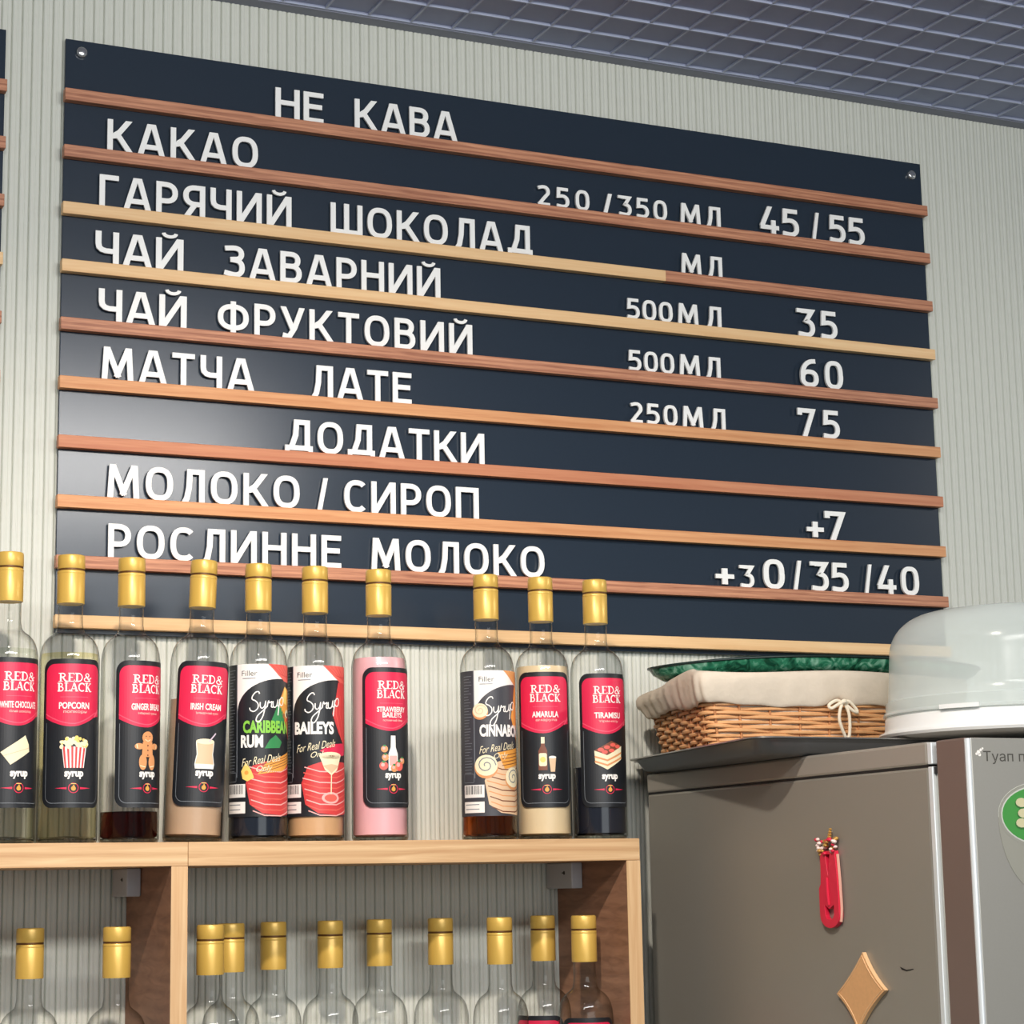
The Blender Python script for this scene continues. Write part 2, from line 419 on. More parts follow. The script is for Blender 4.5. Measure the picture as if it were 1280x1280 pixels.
ROWS = {
1: [('НЕ', 0.2808, 0.3481, 1), ('КАВА', 0.3926, 0.5426, 1)],
2: [('КАКАО', 0.0562, 0.2567, 1), ('250', 0.6627, 0.7437, 0.7), ('/', 0.7652, 0.7804, 0.7), ('350', 0.7906, 0.868, 0.7), ('МЛ', 0.8902, 0.9563, 0.72), ('45', 1.0223, 1.0894, 1), ('/', 1.1116, 1.1255, 1), ('55', 1.1423, 1.2044, 1)],
3: [('ГАРЯЧИЙ', 0.0471, 0.3031, 1), ('ШОКОЛАД', 0.3578, 0.6537, 1), ('МЛ', 0.8888, 0.956, 0.72)],
4: [('ЧАЙ', 0.0431, 0.1573, 1), ('ЗАВАРНИЙ', 0.2117, 0.5146, 1), ('500', 0.7988, 0.8718, 0.7), ('МЛ', 0.8809, 0.9516, 0.72), ('35', 1.0808, 1.1484, 1)],
5: [('ЧАЙ', 0.0484, 0.1622, 1), ('ФРУКТОВИЙ', 0.2035, 0.5606, 1), ('500', 0.799, 0.8718, 0.7), ('МЛ', 0.8808, 0.9473, 0.72), ('60', 1.0813, 1.1542, 1)],
6: [('МАТЧА', 0.0536, 0.2521, 1), ('ЛАТЕ', 0.3272, 0.471, 1), ('250', 0.7992, 0.8742, 0.7), ('МЛ', 0.8832, 0.9522, 0.72), ('75', 1.0749, 1.1447, 1)],
7: [('ДОДАТКИ', 0.2944, 0.5758, 1)],
8: [('МОЛОКО', 0.063, 0.3139, 1), ('/', 0.3379, 0.3532, 1), ('СИРОП', 0.3752, 0.5663, 1), ('+', 1.0811, 1.1095, 0.95), ('7', 1.1136, 1.145, 1)],
9: [('РОСЛИННЕ', 0.0651, 0.3705, 1), ('МОЛОКО', 0.4125, 0.6618, 1), ('+', 0.9275, 0.9573, 0.95), ('3', 0.9677, 0.9899, 0.75), ('0', 1.0056, 1.04, 1), ('/', 1.0547, 1.0694, 1), ('35', 1.0855, 1.1479, 1), ('/', 1.1753, 1.1891, 1), ('40', 1.1974, 1.2702, 1)],
}
ORD = ['first', 'second', 'third', 'fourth', 'fifth', 'sixth', 'seventh', 'eighth', 'ninth', 'tenth']
CAP = 0.0425
def build_letters():
    for row, words in ROWS.items():
        seen = {}
        for word, x0, x1, hs in words:
            size = CAP * hs
            ms = [glyph_mesh(c, size) for c in word]
            tot = sum(w for _, w in ms); n = len(word)
            sc = min(1.13 if word.isdigit() else 1.22 if n < 4 else 1.08, (x1 - x0 - 0.13 * size * (n - 1)) / tot) if n > 1 else (x1 - x0) / tot
            gap = (x1 - x0 - tot * sc) / (n - 1) if n > 1 else 0
            x = x0
            for i, (c, (me, w)) in enumerate(zip(word, ms)):
                kind = 'digit' if c.isdigit() else 'slash' if c == '/' else 'plus_sign' if c == '+' else 'letter'
                o = bpy.data.objects.new('menu_' + kind if kind in ('letter', 'digit') else kind, me); S.collection.objects.link(o)
                o.location = (x + w * sc / 2, 0.0085, Z0 - 0.075 * (row - 1) + 0.0002); o.scale = (sc, 1, 1)
                x += w * sc + gap
                line = ORD[row - 1]
                size_word = 'small' if hs < 0.8 else 'large'
                if kind == 'letter':
                    lab = f'white {size_word} letter {c}, {ORD[i]} of the word {word} on the {line} menu line'
                elif kind == 'digit':
                    lab = (f'white {size_word} digit {c}, {ORD[i]} of the number {word} on the {line} menu line' if n > 1
                           else f'white {size_word} digit {c} standing alone on the {line} menu line')
                else:
                    seen[c] = seen.get(c, 0) + 1; m = sum(1 for q in words if q[0] == c)
                    pre = '' if m == 1 else ORD[seen[c] - 1] + ' '
                    lab = f'{pre}white {"slash" if c == "/" else "plus sign"} standing on the {line} menu line'
                    if m > 1: lab = f'white slash, {ORD[seen[c] - 1]} from the left on the {line} menu line'
                tag(o, lab, 'letter' if kind == 'letter' else 'number' if kind == 'digit' else 'sign', f'white characters on the {line} line of the menu board')
build_letters()

# ================================================================== SHELF UNITS
ZT = -0.9527; ZB = -0.9797; YF = -0.18; YB = 0.0200
def shelf_unit(label, x0, x1, panels, floor_x):
    r = root('shelf_unit', label, 'shelf', (x0, YF, ZB), 'bottle shelf units')
    mb = MB(); mb.box(0, x1 - x0, 0, YB - YF, 0, ZT - ZB)
    mb.build('top_board', W_oak, r, bevel=0.0006)
    for px0, px1 in panels:
        mb = MB(); h = 0.42
        mb.box(px0 - x0, px1 - x0, 0.001, YB - YF, -h, -0.0002, 0)
        mb.box(px0 - x0, px1 - x0, 0.0, 0.001, -h, -0.0002, 1)
        mb.build('side_panel', [W_face_shaded, W_oakv], r)
    a, b = floor_x
    mb = MB(); mb.box(a - x0, b - x0, 0.002, YB - YF, -0.4203, -0.3981)
    mb.build('bottom_board', W_oak, r)
shelf_unit('light oak bottle shelf right of the seam, ending beside the steel refrigerator', 0.1172, 0.6969, [(0.6779, 0.6969)], (0.1172, 0.6777))
shelf_unit('light oak bottle shelf running out of the left edge, left of the seam', -0.62, 0.1168, [(-0.62, -0.601), (0.0976, 0.1168)], (-0.6008, 0.0974))

M_bracket = mat('bracket_plastic', srgb(196, 198, 204), 0.45)
M_dark = mat('dark_hole', srgb(28, 26, 26), 0.6)
def bracket(label, x1, w, yf):
    r = root('shelf_bracket', label, 'bracket', (x1 - w, 0, ZB - 0.0003), 'wall brackets under the shelf')
    mb = MB(); mb.box(0, w, yf, 0.0200, -0.033, 0)
    mb.build('cover', M_bracket, r, bevel=0.0015)
    mb = MB(); mb.lathe([(0.0026, 0), (0.0026, 0.0006)], 12); mb.box(-0.0008, 0.0008, 0.001, 0.007, 0, 0.0005)
    o = mb.build('screw', M_dark, r); o.rotation_euler = (0, -PI / 2, 0); o.location = (0.0004, yf + 0.022, -0.013)
bracket('light grey mounting bracket under the shelf beside the middle oak upright', 0.0973, 0.0172, -0.048)
bracket('light grey mounting bracket under the shelf beside the right oak upright', 0.6776, 0.0158, -0.056)

# ================================================================== BOTTLE LABELS (drawn as thin layers wrapped on the bottle)
R0 = 0.0343
TXT = {}
def text_shape(s, bold=0.0, shear=0.0, space=1.0):
    """outline of a line of writing as flat triangles, scaled to a unit box"""
    key = (s, bold, shear, space)
    if key in TXT: return TXT[key]
    c = bpy.data.curves.new('lettering', 'FONT'); c.body = s; c.offset = bold; c.shear = shear; c.space_character = space; c.resolution_u = 3
    o = bpy.data.objects.new('lettering', c); S.collection.objects.link(o)
    dg = bpy.context.evaluated_depsgraph_get(); me = o.evaluated_get(dg).to_mesh()
    v = [(p.co.x, p.co.y) for p in me.vertices]; f = [tuple(q.vertices) for q in me.polygons]
    o.evaluated_get(dg).to_mesh_clear(); bpy.data.objects.remove(o); bpy.data.curves.remove(c)
    xs = [p[0] for p in v]; ys = [p[1] for p in v]
    x0, x1, y0, y1 = min(xs), max(xs), min(ys), max(ys)
    v = [((x - x0) / (x1 - x0), (y - y0) / (y1 - y0)) for x, y in v]
    TXT[key] = (v, f); return TXT[key]

def circ(cx, cy, rx, ry=None, n=20, a0=0, a1=360):
    ry = rx if ry is None else ry; full = abs(a1 - a0) >= 360
    return [(cx + rx * math.cos(math.radians(a0 + (a1 - a0) * i / (n if full else n - 1))), cy + ry * math.sin(math.radians(a0 + (a1 - a0) * i / (n if full else n - 1)))) for i in range(n)]
def rrect(x0, x1, y0, y1, r, n=6):
    out = []
    for cx, cy, a in ((x1 - r, y1 - r, 0), (x0 + r, y1 - r, 90), (x0 + r, y0 + r, 180), (x1 - r, y0 + r, 270)):
        out += [(cx + r * math.cos(math.radians(a + 90 * i / n)), cy + r * math.sin(math.radians(a + 90 * i / n))) for i in range(n + 1)]
    return out

class Lab:
    def __init__(self): self.mb = MB(); self.mats = []; self.lay = 0
    def mi(self, m):
        if m not in self.mats: self.mats.append(m)
        return self.mats.index(m)
    def put(self, vs, fs, m, lay):
        R = R0 + 0.0003 + 0.00011 * lay
        self.mb.add([(R * math.sin(u / R0), -R * math.cos(u / R0), v) for u, v in vs], fs, self.mi(m))
    def poly(self, p, m, lay):
        us = [q[0] for q in p]; a, b = min(us), max(us)
        n = max(1, int(math.ceil((b - a) / 0.003)))
        for k in range(n):
            q = p
            if n > 1:
                q = clip_poly(q, 0, a + (b - a) * k / n, False)
                q = clip_poly(q, 0, a + (b - a) * (k + 1) / n, True) if q else q
            if len(q) < 3: continue
            clean = [q[i] for i in range(len(q)) if (abs(q[i][0] - q[i - 1][0]) + abs(q[i][1] - q[i - 1][1])) > 1e-7]
            if len(clean) < 3: continue
            self.put(clean, tessellate_polygon([[Vector((x, y, 0)) for x, y in clean]]), m, lay)
    def line(self, pts, w, m, lay, closed=False):
        for q in ribbon(pts, closed, w / 2):
            us = [p[0] for p in q]
            if max(us) - min(us) > .003: self.poly(q, m, lay)
            else: self.put(q, [tuple(range(len(q)))], m, lay)
    def text(self, s, cx, y0, w, h, m, lay, bold=0.0, shear=0.0, rise=0.0, umax=None):
        v, f = text_shape(s, bold, shear)
        pts = [(cx + (x - .5) * w, y0 + y * h + rise * (x - .5)) for x, y in v]
        if umax is not None:
            f = [q for q in f if max(pts[i][0] for i in q) < umax]
        self.put(pts, f, m, lay)
    def build(self, parent, phi, name='label'):
        o = self.mb.build(name, self.mats, parent); o.rotation_euler = (0, 0, phi); return o

# old-style lettering of the red and black label: thick stems, thin serifs
def slab(ch):
    t, s = .24, .09
    stem = lambda x, y0=0, y1=1: ([(x, y0), (x, y1)], t)
    ser = lambda x, y: ([(x - .21, y), (x + .21, y)], s)
    e = lambda *a: ell(*a, 14, 2.0)
    if ch == 'R': return .82, [stem(.22), ser(.22, .045), ser(.22, .955), ([(.22, .95)] + e(.38, .74, .24, .21, 90, -90) + [(.22, .53)], .15), ([(.40, .52), (.72, .0), (.86, .06)], .19)]
    if ch == 'E': return .70, [stem(.22), ser(.22, .045), ([(.1, .955), (.64, .955), (.64, .78)], s), ([(.22, .5), (.52, .5)], s), ([(.1, .045), (.66, .045), (.68, .24)], s)]
    if ch == 'D': return .86, [stem(.22), ([(.05, .95), (.34, .95)] + e(.36, .5, .36, .45, 90, -90) + [(.05, .05)], .15)]
    if ch == '&': return .90, [(e(.40, .76, .18, .2, 320, -40 + 0), .13), ([(.25, .70), (.74, .04)], .2), (e(.36, .27, .28, .24, 80, 350), .14), ([(.60, .2), (.78, .46)], .1), ([(.66, .48), (.9, .48)], s)]
    if ch == 'B': return .80, [stem(.22), ([(.05, .95), (.36, .95)] + e(.38, .75, .2, .2, 90, -90) + [(.22, .54)], .14), ([(.22, .54), (.4, .54)] + e(.42, .29, .25, .24, 90, -90) + [(.05, .05)], .15)]
    if ch == 'L': return .66, [stem(.22), ser(.22, .955), ([(.04, .045), (.62, .045), (.64, .26)], s)]
    if ch == 'A': return .86, [([(.10, 0), (.42, 1)], .09), ([(.42, 1), (.74, 0)], .24), ([(.2, .3), (.6, .3)], s), ([(0, .045), (.24, .045)], s), ([(.54, .045), (.90, .045)], s)]
    if ch == 'C': return .82, [(ell(.46, .5, .36, .45, 50, 310, 18, 2.0), .19), ([(.74, .68), (.74, .95)], s)]
    if ch == 'K': return .86, [stem(.22), ser(.22, .045), ser(.22, .955), ([(.28, .45), (.72, .95)], .09), ([(.36, .55), (.74, 0)], .22), ([(.58, .955), (.86, .955)], s), ([(.60, .045), (.92, .045)], s)]
def slab_text(lab, s, cx, y0, w, h, m, lay):
    tot = sum(slab(c)[0] for c in s); x = 0; k = w / tot
    for c in s:
        cw, st = slab(c)
        for pts, wd in st:
            for q in ribbon([((x + p[0]) * k / h * h, p[1] * h) for p in pts], False, wd * h * .40):
                lab.put([(cx - w / 2 + a, y0 + b) for a, b in q], [tuple(range(len(q)))], m, lay)
        x += cw

C_cream = mat('print_cream', srgb(238, 226, 190), 0.45)
C_yellow = mat('print_yellow', srgb(240, 208, 110), 0.45)
C_tan = mat('print_tan', srgb(218, 150, 96), 0.45)
C_beige = mat('print_beige', srgb(222, 188, 152), 0.45)
C_brown = mat('print_brown', srgb(120, 66, 44), 0.45)
C_red = mat('print_red', srgb(206, 60, 60), 0.45)
C_coral = mat('print_coral', srgb(226, 96, 84), 0.45)
C_green = mat('print_green', srgb(132, 196, 70), 0.45)
C_leaf = mat('print_leaf', srgb(46, 132, 74), 0.45)
C_orange = mat('print_orange', srgb(232, 160, 70), 0.45)
C_rose = mat('print_rose', srgb(240, 176, 170), 0.45)
C_lilac = mat('print_lilac', srgb(206, 190, 206), 0.45)

def art(lab, kind, cy):
    P, Ln = lab.poly, lab.line
    mm = 0.001
    if kind == 'popcorn':
        P([(-.0135, cy + .003), (.0145, cy + .003), (.0115, cy - .021), (-.0105, cy - .021)], M_white, 4)
        for k in range(6):
            f = -1 + (2 * k + .5) / 6.0 + .02
            P([(f * .0140, cy + .003), ((f + .17) * .0140, cy + .003), ((f + .17) * .0110, cy - .021), (f * .0110, cy - .021)], C_red, 5)
        rr = random.Random(3)
        for k in range(46):
            x = rr.uniform(-.0145, .0150); y = rr.uniform(.002, .0155 - abs(x) * .45)
            P(circ(x, cy + y, rr.uniform(.0016, .0026), n=8), [C_cream, C_yellow, C_cream][k % 3], 5 + k % 3)
    if kind == 'white_chocolate':
        P([(-.021, cy - .004), (.007, cy + .015), (.012, cy + .005), (.013, cy - .003), (-.010, cy - .018)], C_cream, 4)
        Ln([(-.018, cy - .008), (.012, cy + .001)], .0007, C_beige, 5)
    if kind == 'gingerbread':
        P(circ(0, cy + .014, .0072), C_tan, 4)
        P([(-.0065, cy + .009), (.0065, cy + .009), (.0075, cy - .008), (-.0075, cy - .008)], C_tan, 4)
        for sx in (-1, 1):
            P(circ(sx * .0105, cy + .004, .0055, .0036), C_tan, 4); P(circ(sx * .0060, cy - .014, .0048, .0090), C_tan, 4)
            Ln([(sx * .0135, cy + .0065), (sx * .0125, cy + .0015)], .0009, C_cream, 5); Ln([(sx * .0095, cy - .018), (sx * .0030, cy - .0195)], .0009, C_cream, 5)
            P(circ(sx * .0024, cy + .0155, .0008, n=8), C_brown, 5)
        Ln(circ(0, cy + .014, .0038, n=8, a0=210, a1=330), .0007, C_cream, 5)
        for k in range(3): P(circ(0, cy + .005 - .0055 * k, .0010, n=8), C_brown, 5)
    if kind == 'irish_cream':
        P([(-.0110, cy + .008), (.0110, cy + .008), (.0095, cy - .006), (.0118, cy - .019), (-.0118, cy - .019), (-.0095, cy - .006)], C_beige, 4)
        P([(-.0118, cy - .017), (.0118, cy - .017), (.0110, cy - .0225), (-.0110, cy - .0225)], M_white, 5)
        P(circ(0, cy + .009, .0110, .0032), C_cream, 5); Ln([(.004, cy + .009), (.0125, cy + .019)], .0016, C_lilac, 6)
        for x in (-.0105, .0105): Ln([(x, cy + .008), (x * .88, cy - .006), (x * 1.1, cy - .018)], .0008, M_white, 6)
    if kind == 'strawberry':
        P([(-.0030, cy + .020), (.0030, cy + .020), (.0034, cy + .006), (.0062, cy - .002), (.0062, cy - .022), (-.0062, cy - .022), (-.0062, cy - .002), (-.0034, cy + .006)], M_white, 4)
        P(rrect(-.0050, .0050, cy - .016, cy - .004, .001), C_rose, 5)
        for x, y, r in ((-.011, .004, .0042), (-.010, -.006, .0042), (-.012, -.016, .0052), (.008, -.016, .0062), (.013, -.010, .0042), (.001, -.019, .0045)):
            P(circ(x, cy + y, r, n=14), C_coral if r > .0045 else C_tan, 6); P(circ(x - r * .2, cy + y + r * .2, r * .45, n=8), C_rose, 7)
            P(circ(x, cy + y + r * .9, r * .45, r * .3, n=6), C_leaf, 7)
    if kind == 'cream_liqueur':
        P([(-.0062, cy + .021), (-.0022, cy + .021), (-.0018, cy + .010), (.0010, cy + .004), (.0010, cy - .020), (-.0098, cy - .020), (-.0098, cy + .004), (-.0066, cy + .010)], C_brown, 4)
        P(rrect(-.0092, .0004, cy - .015, cy + .001, .002), C_cream, 5); P(circ(-.0044, cy - .007, .0035), C_yellow, 6)
        P([(-.0064, cy + .021), (-.0020, cy + .021), (-.0020, cy + .013), (-.0064, cy + .013)], C_cream, 5)
        P([(.0030, cy - .004), (.0122, cy - .004), (.0104, cy - .022), (.0050, cy - .022)], C_beige, 5); P(circ(.0076, cy - .004, .0046, .0016), M_white, 6)
    if kind == 'tiramisu':
        P([(-.019, cy + .005), (.003, cy + .017), (.019, cy + .011), (-.003, cy - .001)], C_brown, 4)
        P([(-.019, cy + .005), (-.003, cy - .001), (-.003, cy - .019), (-.018, cy - .011)], C_cream, 4)
        P([(-.003, cy - .001), (.019, cy + .011), (.018, cy - .006), (-.003, cy - .019)], C_cream, 4)
        for d in (-.0065, -.0125):
            Ln([(-.0186, cy + .004 + d), (-.003, cy - .001 + d), (.0186, cy + .009 + d)], .0022, C_tan, 5)
        for x, y in ((-.011, .006), (-.003, .009), (.005, .012), (.012, .010), (-.006, .003), (.003, .005)):
            P(circ(x, cy + y, .0040, .0024, n=10), C_red if (x * 1e4) % 2 else C_coral, 6)

def crimson_label(parent, phi, name_lines, sub, kind):
    lab = Lab(); hw = .0383; y0, y1 = .0395, .2075
    lab.poly(rrect(-hw, hw, y0, y1, .013, 8), M_black, 0)
    # crimson upper field with a wavy lower edge
    top = rrect(-hw + .0042, hw - .0042, .150, y1 - .0058, .0105, 8)
    up = [p for p in top if p[1] > .165]
    edge = []
    for i in range(17):
        u = (-hw + .0042) + (2 * hw - .0084) * i / 16.0; s = i / 16.0
        edge.append((u, .1402 - .0095 * math.sin(PI * min(1, s * 1.12)) + .006 * max(0, s - .55)))
    lab.poly(up[:] + [(-hw + .0042, .165)] + edge + [(hw - .0042, .165)], M_pink, 1)
    lab.line([(edge[i][0], edge[i][1] + .0030 + .004 * abs(i / 16.0 - .5)) for i in range(17)], .0012, M_pink2, 2)
    lab.line([(hw - .012, .142), (hw - .0046, .151)], .0022, M_pink2, 2)
    # thin line inside the black field
    inner = rrect(-hw + .0052, hw - .0052, y0 + .0052, .136, .009, 8)
    low = [p for p in inner if p[1] < .125]
    lab.line([(-hw + .0052, .135)] + [p for p in low if p[0] < 0] + [p for p in low if p[0] > 0] + [(hw - .0052, .135)], .0006, M_grey, 2)
    slab_text(lab, 'RED&', .0008, .1812, .0390, .0100, M_white, 3)
    slab_text(lab, 'BLACK', .0, .1702, .0400, .0098, M_white, 3)
    lab.line([(-.016, .1640), (.016, .1640)], .0007, M_pink2, 2)
    n = len(name_lines)
    for i, (s, w) in enumerate(name_lines):
        h = .0076 if n == 1 else .0064
        yb = .1505 if n == 1 else .1535 - i * .0068
        first, rest = s[0], s[1:]
        lab.text(s, 0, yb, w, h, M_white, 3, bold=.028)
    lab.text(sub, .001, .1450 if n == 1 else .1415, .027, .0034, C_rose, 3, bold=.02)
    art(lab, kind, .105)
    # stencil-like word and the emblem line
    lab.text('syrup', .0005, .0715, .0215, .0088, M_white, 3, bold=.05)
    lab.poly([(-.021, .0613), (-.0075, .0625), (-.0075, .0600)], M_pink, 3); lab.poly([(.021, .0613), (.0075, .0600), (.0075, .0625)], M_pink, 3)
    lab.line(circ(0, .0615, .0054, n=22), .0008, M_pink, 4, closed=True)
    lab.poly(circ(0, .0610, .0026, n=14), C_orange, 4); lab.poly([(-.0022, .0620), (.0022, .0620), (.0004, .0655)], C_orange, 4)
    lab.line([(-.003, .0662), (.003, .0662)], .0008, C_yellow, 5)
    return lab.build(parent, phi)

SCRIPT = {  # joined-up handwriting of the word on the dark labels, in a unit box
 'S': [(.25, .93), (.22, 1.0), (.14, .98), (.06, .86), (.05, .76), (.14, .70), (.21, .60), (.20, .46), (.10, .36), (.0, .40), (-.02, .48)],
 'y': [(.27, .66), (.27, .52), (.32, .46), (.39, .54), (.42, .68), (.40, .48), (.34, .20), (.24, .02), (.16, .06), (.20, .22), (.36, .40), (.46, .52)],
 'r': [(.46, .50), (.50, .70), (.53, .64), (.60, .68), (.58, .52), (.64, .50)],
 'u': [(.64, .70), (.64, .54), (.70, .50), (.76, .58), (.79, .74), (.78, .56), (.84, .56)],
 'p': [(.86, .78), (.80, .24), (.87, .72), (.96, .84), (1.02, .76), (.98, .60), (.90, .58), (.87, .64)]}
def handwriting(lab, cx, y0, w, h, m, lay, thick=.0013):
    for pts in SCRIPT.values():
        sm = []
        for i in range(len(pts) - 1):       # Catmull-Rom smoothing
            p0, p1, p2, p3 = pts[max(0, i - 1)], pts[i], pts[i + 1], pts[min(len(pts) - 1, i + 2)]
            for k in range(5):
                t = k / 5.0
                sm.append(tuple(.5 * (2 * p1[a] + (p2[a] - p0[a]) * t + (2 * p0[a] - 5 * p1[a] + 4 * p2[a] - p3[a]) * t * t + (3 * p1[a] - p0[a] - 3 * p2[a] + p3[a]) * t ** 3) for a in (0, 1)))
        sm.append(pts[-1])
        lab.line([(cx + (x - .5) * w, y0 + y * h) for x, y in sm], thick, m, lay)

def dark_label(parent, phi, kind):
    """front printed as a black arch on white, with a strip of small print on its left"""
    lab = Lab(); y0, y1 = .0290, .2075; P = lab.poly
    dark = M_black if kind != 'cinnamon' else mat('label_slate', srgb(62, 62, 68), 0.42)
    a, b = -.058, .058
    P([(a, y0), (b, y0), (b, y1), (a, y1)], dark, 0)
    ul = -.0300
    # white arch field
    arch = [(ul, y1), (ul, .150)] + [(.026 + (-.056) * math.cos(math.radians(t)), .150 + .0405 * math.sin(math.radians(t))) for t in range(0, 91, 6)] + [(.040, .1905), (.040, y1)]
    P(arch, M_white, 1)
    P([(ul - .0012, .075), (ul, .075), (ul, y1), (ul - .0012, y1)], M_grey, 1)
    rr = random.Random(5)
    for k in range(34):       # lines of small print on the strip
        v = .082 + k * .0036
        lab.line([(-.047, v), (-.047 + rr.uniform(.008, .0135), v)], .0007, M_grey, 1)
    lab.line(rrect(-.048, -.0318, .070, .0805, .001), .0006, M_grey, 2, closed=True)
    for yy0, yy1 in ((.0515, .0670), (.0330, .0465)): P([(-.048, yy0), (-.0185, yy0), (-.0185, yy1), (-.048, yy1)], M_white, 3)
    u = -.0455
    while u < -.0225:
        w = rr.choice([.0004, .0008, .0012]); P([(u, .0555), (u + w, .0555), (u + w, .0660), (u, .0660)], M_black, 4); u += w + rr.choice([.0005, .0009])
    for v in (.0430, .0375): lab.line([(-.0455, v), (-.025, v)], .0010, M_grey, 4)
    lab.text('Filler', -.0140, .1935, .0190, .0062, M_black, 3, bold=-.004)
    lab.line([(-.0225, .1905), (-.0065, .1905)], .0009, M_grey, 3)
    if kind in ('rum', 'coupe'):
        d1, d2, st = (C_red, C_coral, C_rose)
    else:
        d1, d2, st = (C_beige, C_tan, C_brown)
    # folded drapery: upper corner, right edge and the large lower bundle
    P([(.008, y1), (.058, y1), (.058, .1860), (.033, .1880), (.022, .1950)], d2, 2)
    for k in range(4): lab.line([(.012 + .006 * k, y1 - .0005), (.026 + .005 * k, .1960 - .001 * k), (.054, .1890 + .004 * k)], .0008, d1 if kind != 'cinnamon' else C_orange, 3)
    if kind != 'rum':
        P([(.030, .188), (.058, .188), (.058, .100), (.046, .108), (.030, .128), (.020, .150), (.026, .170)], d1 if kind != 'cinnamon' else C_orange, 2)
        for k in range(3): lab.line([(.028 + .006 * k, .172), (.026 + .007 * k, .150), (.036 + .007 * k, .120)], .0009, d2, 3)
    cx, cy = (.018, .062) if kind != 'cinnamon' else (.020, .066)
    bundle = [(-.018, cy + .006), (-.010, cy + .026), (.006, cy + .031), (.045, cy + .031), (.058, cy + .02), (.058, .034), (.030, .0300), (.002, .0325), (-.013, .0430)]
    P(bundle, d1, 2)
    for k in range(9):
        v = cy + .024 - .0064 * k
        lab.line([(max(-.0165 + .0012 * abs(k - 2), -.0175), v + .001), (.004, v - .0045), (.026, v - .0050), (.052, v + .003)], .0013, st if k % 2 == 0 else d2, 3)
    handwriting(lab, .0085 if kind != 'cinnamon' else .004, .1385, .0420, .0360, M_white, 6)
    if kind == 'rum':
        P([(.022, .162), (.034, .182), (.046, .178), (.048, .150), (.036, .140)], C_orange, 3); P([(.022, .162), (.012, .140), (.026, .132), (.036, .146)], C_leaf, 3)
        P([(.034, .182), (.040, .176), (.038, .160), (.028, .164)], C_yellow, 4); P([(.028, .150), (.046, .120), (.052, .122), (.050, .150)], C_red, 3)
        P(circ(.040, .150, .0050), C_cream, 4); P(circ(.041, .149, .0025), M_black, 5)
        P([(.004, .108), (.010, .118), (.018, .124), (.028, .116), (.024, .109)], C_leaf, 3)
        P([(-.004, .078), (.006, .092), (.046, .106), (.052, .096), (.030, .082)], C_orange, 3)
        for k in range(4): lab.line([(.0, .080 + .0030 * k), (.048, .094 + .003 * k)], .0007, C_brown, 4)
        P([(-.024, .082), (-.018, .092), (-.012, .084), (-.008, .074), (-.016, .070), (-.022, .073)], C_yellow, 4); P(circ(-.017, .080, .0025), C_orange, 5)
        lab.text('CARIBBEAN', .0095, .1260, .0620, .0150, C_green, 6, bold=.045)
        lab.text('RUM', -.0110, .1090, .0265, .0150, M_white, 6, bold=.045)
        yy = .0905
    elif kind == 'coupe':
        lab.text('BAILEYS', -.0025, .1255, .0490, .0152, M_white, 6, bold=.045)
        P([(.004, .106), (.020, .114), (.046, .116), (.046, .102), (.020, .098)], M_pink, 2)
        P([(.0030, .1010), (.0100, .0835), (.0185, .0770), (.0270, .0835), (.0340, .1010)], C_cream, 5); P(circ(.0185, .1005, .0155, .0042), C_cream, 5)
        P([(.0075, .0885), (.0185, .0795), (.0295, .0885), (.0185, .0905)], C_beige, 6); lab.line([(.0185, .078), (.0180, .0545)], .0013, C_cream, 5)
        P(circ(.0180, .0505, .0118, .0068), C_rose, 5); P(circ(.0180, .0505, .0085, .0044), C_coral, 6)
        for dx in (-.002, .001, .003): P(circ(.0190 + dx, .1000, .0007, n=6), C_brown, 6)
        yy = .1075
    else:
        lab.text('CINNABON', .0065, .1255, .0600, .0152, M_white, 6, bold=.045)
        P([(-.002, .106), (.050, .116), (.054, .096), (.008, .086)], C_orange, 3)
        for k in range(4): lab.line([(.004, .090 + .004 * k), (.052, .098 + .004 * k)], .0008, C_brown, 4)
        yy = .1080
    sx = 0 if kind == 'coupe' else (.001 if kind == 'rum' else .000)
    lab.text('For Real Deals', sx, yy, .0480, .0090, C_cream, 7, bold=-.002, shear=.35, rise=.0070)
    lab.text('Only', sx + .003, yy - .0110, .0190, .0090, C_cream, 7, bold=-.002, shear=.35, rise=.002)
    if kind == 'cinnamon':
        for cx, cy, r in ((-.0225, .1580, .0095), (-.0160, .0905, .0140), (.0220, .0760, .0135)):
            P(circ(cx, cy - .002, r * 1.05, r), C_tan, 6); P(circ(cx, cy, r, r * .92), C_cream, 7)
            sp = [(cx + r * (.85 - .075 * i / 2) * math.cos(i * .5), cy + r * (.78 - .068 * i / 2) * math.sin(i * .5)) for i in range(21)]
            lab.line(sp, r * .09, C_beige if r < .01 else M_grey, 8)
    return lab.build(parent, phi)

# ================================================================== BOTTLES
GLASS_PROF = [(.0300, 0), (.0330, .0012), (R0, .0045), (R0, .205), (.0341, .2110), (.0333, .2175), (.0315, .2245), (.0285, .2305), (.0240, .2355), (.0195, .2388), (.0166, .2415), (.0154, .2440), (.0151, .2465), (.0146, .2485), (.0142, .2520), (.0141, .2740), (.0148, .2748), (.0148, .2770)]
def rad_at(z):
    for (r0, z0), (r1, z1) in zip(GLASS_PROF, GLASS_PROF[1:]):
        if z0 <= z <= z1: return r0 + (r1 - r0) * (z - z0) / (z1 - z0)
    return R0
mbg = MB(); mbg.lathe(GLASS_PROF, 48); ME_GLASS = mbg.mesh('glass_bottle', M_glass, smooth=50)
mbc = MB()
mbc.lathe([(.0152, .2745), (.0158, .2742), (.0159, .2750), (.0159, .3118), (.0155, .3124)], 40, 0)
mbc.lathe([(.0154, .3124), (.01555, .3128), (.01555, .3150), (.0154, .3154)], 40, 1)
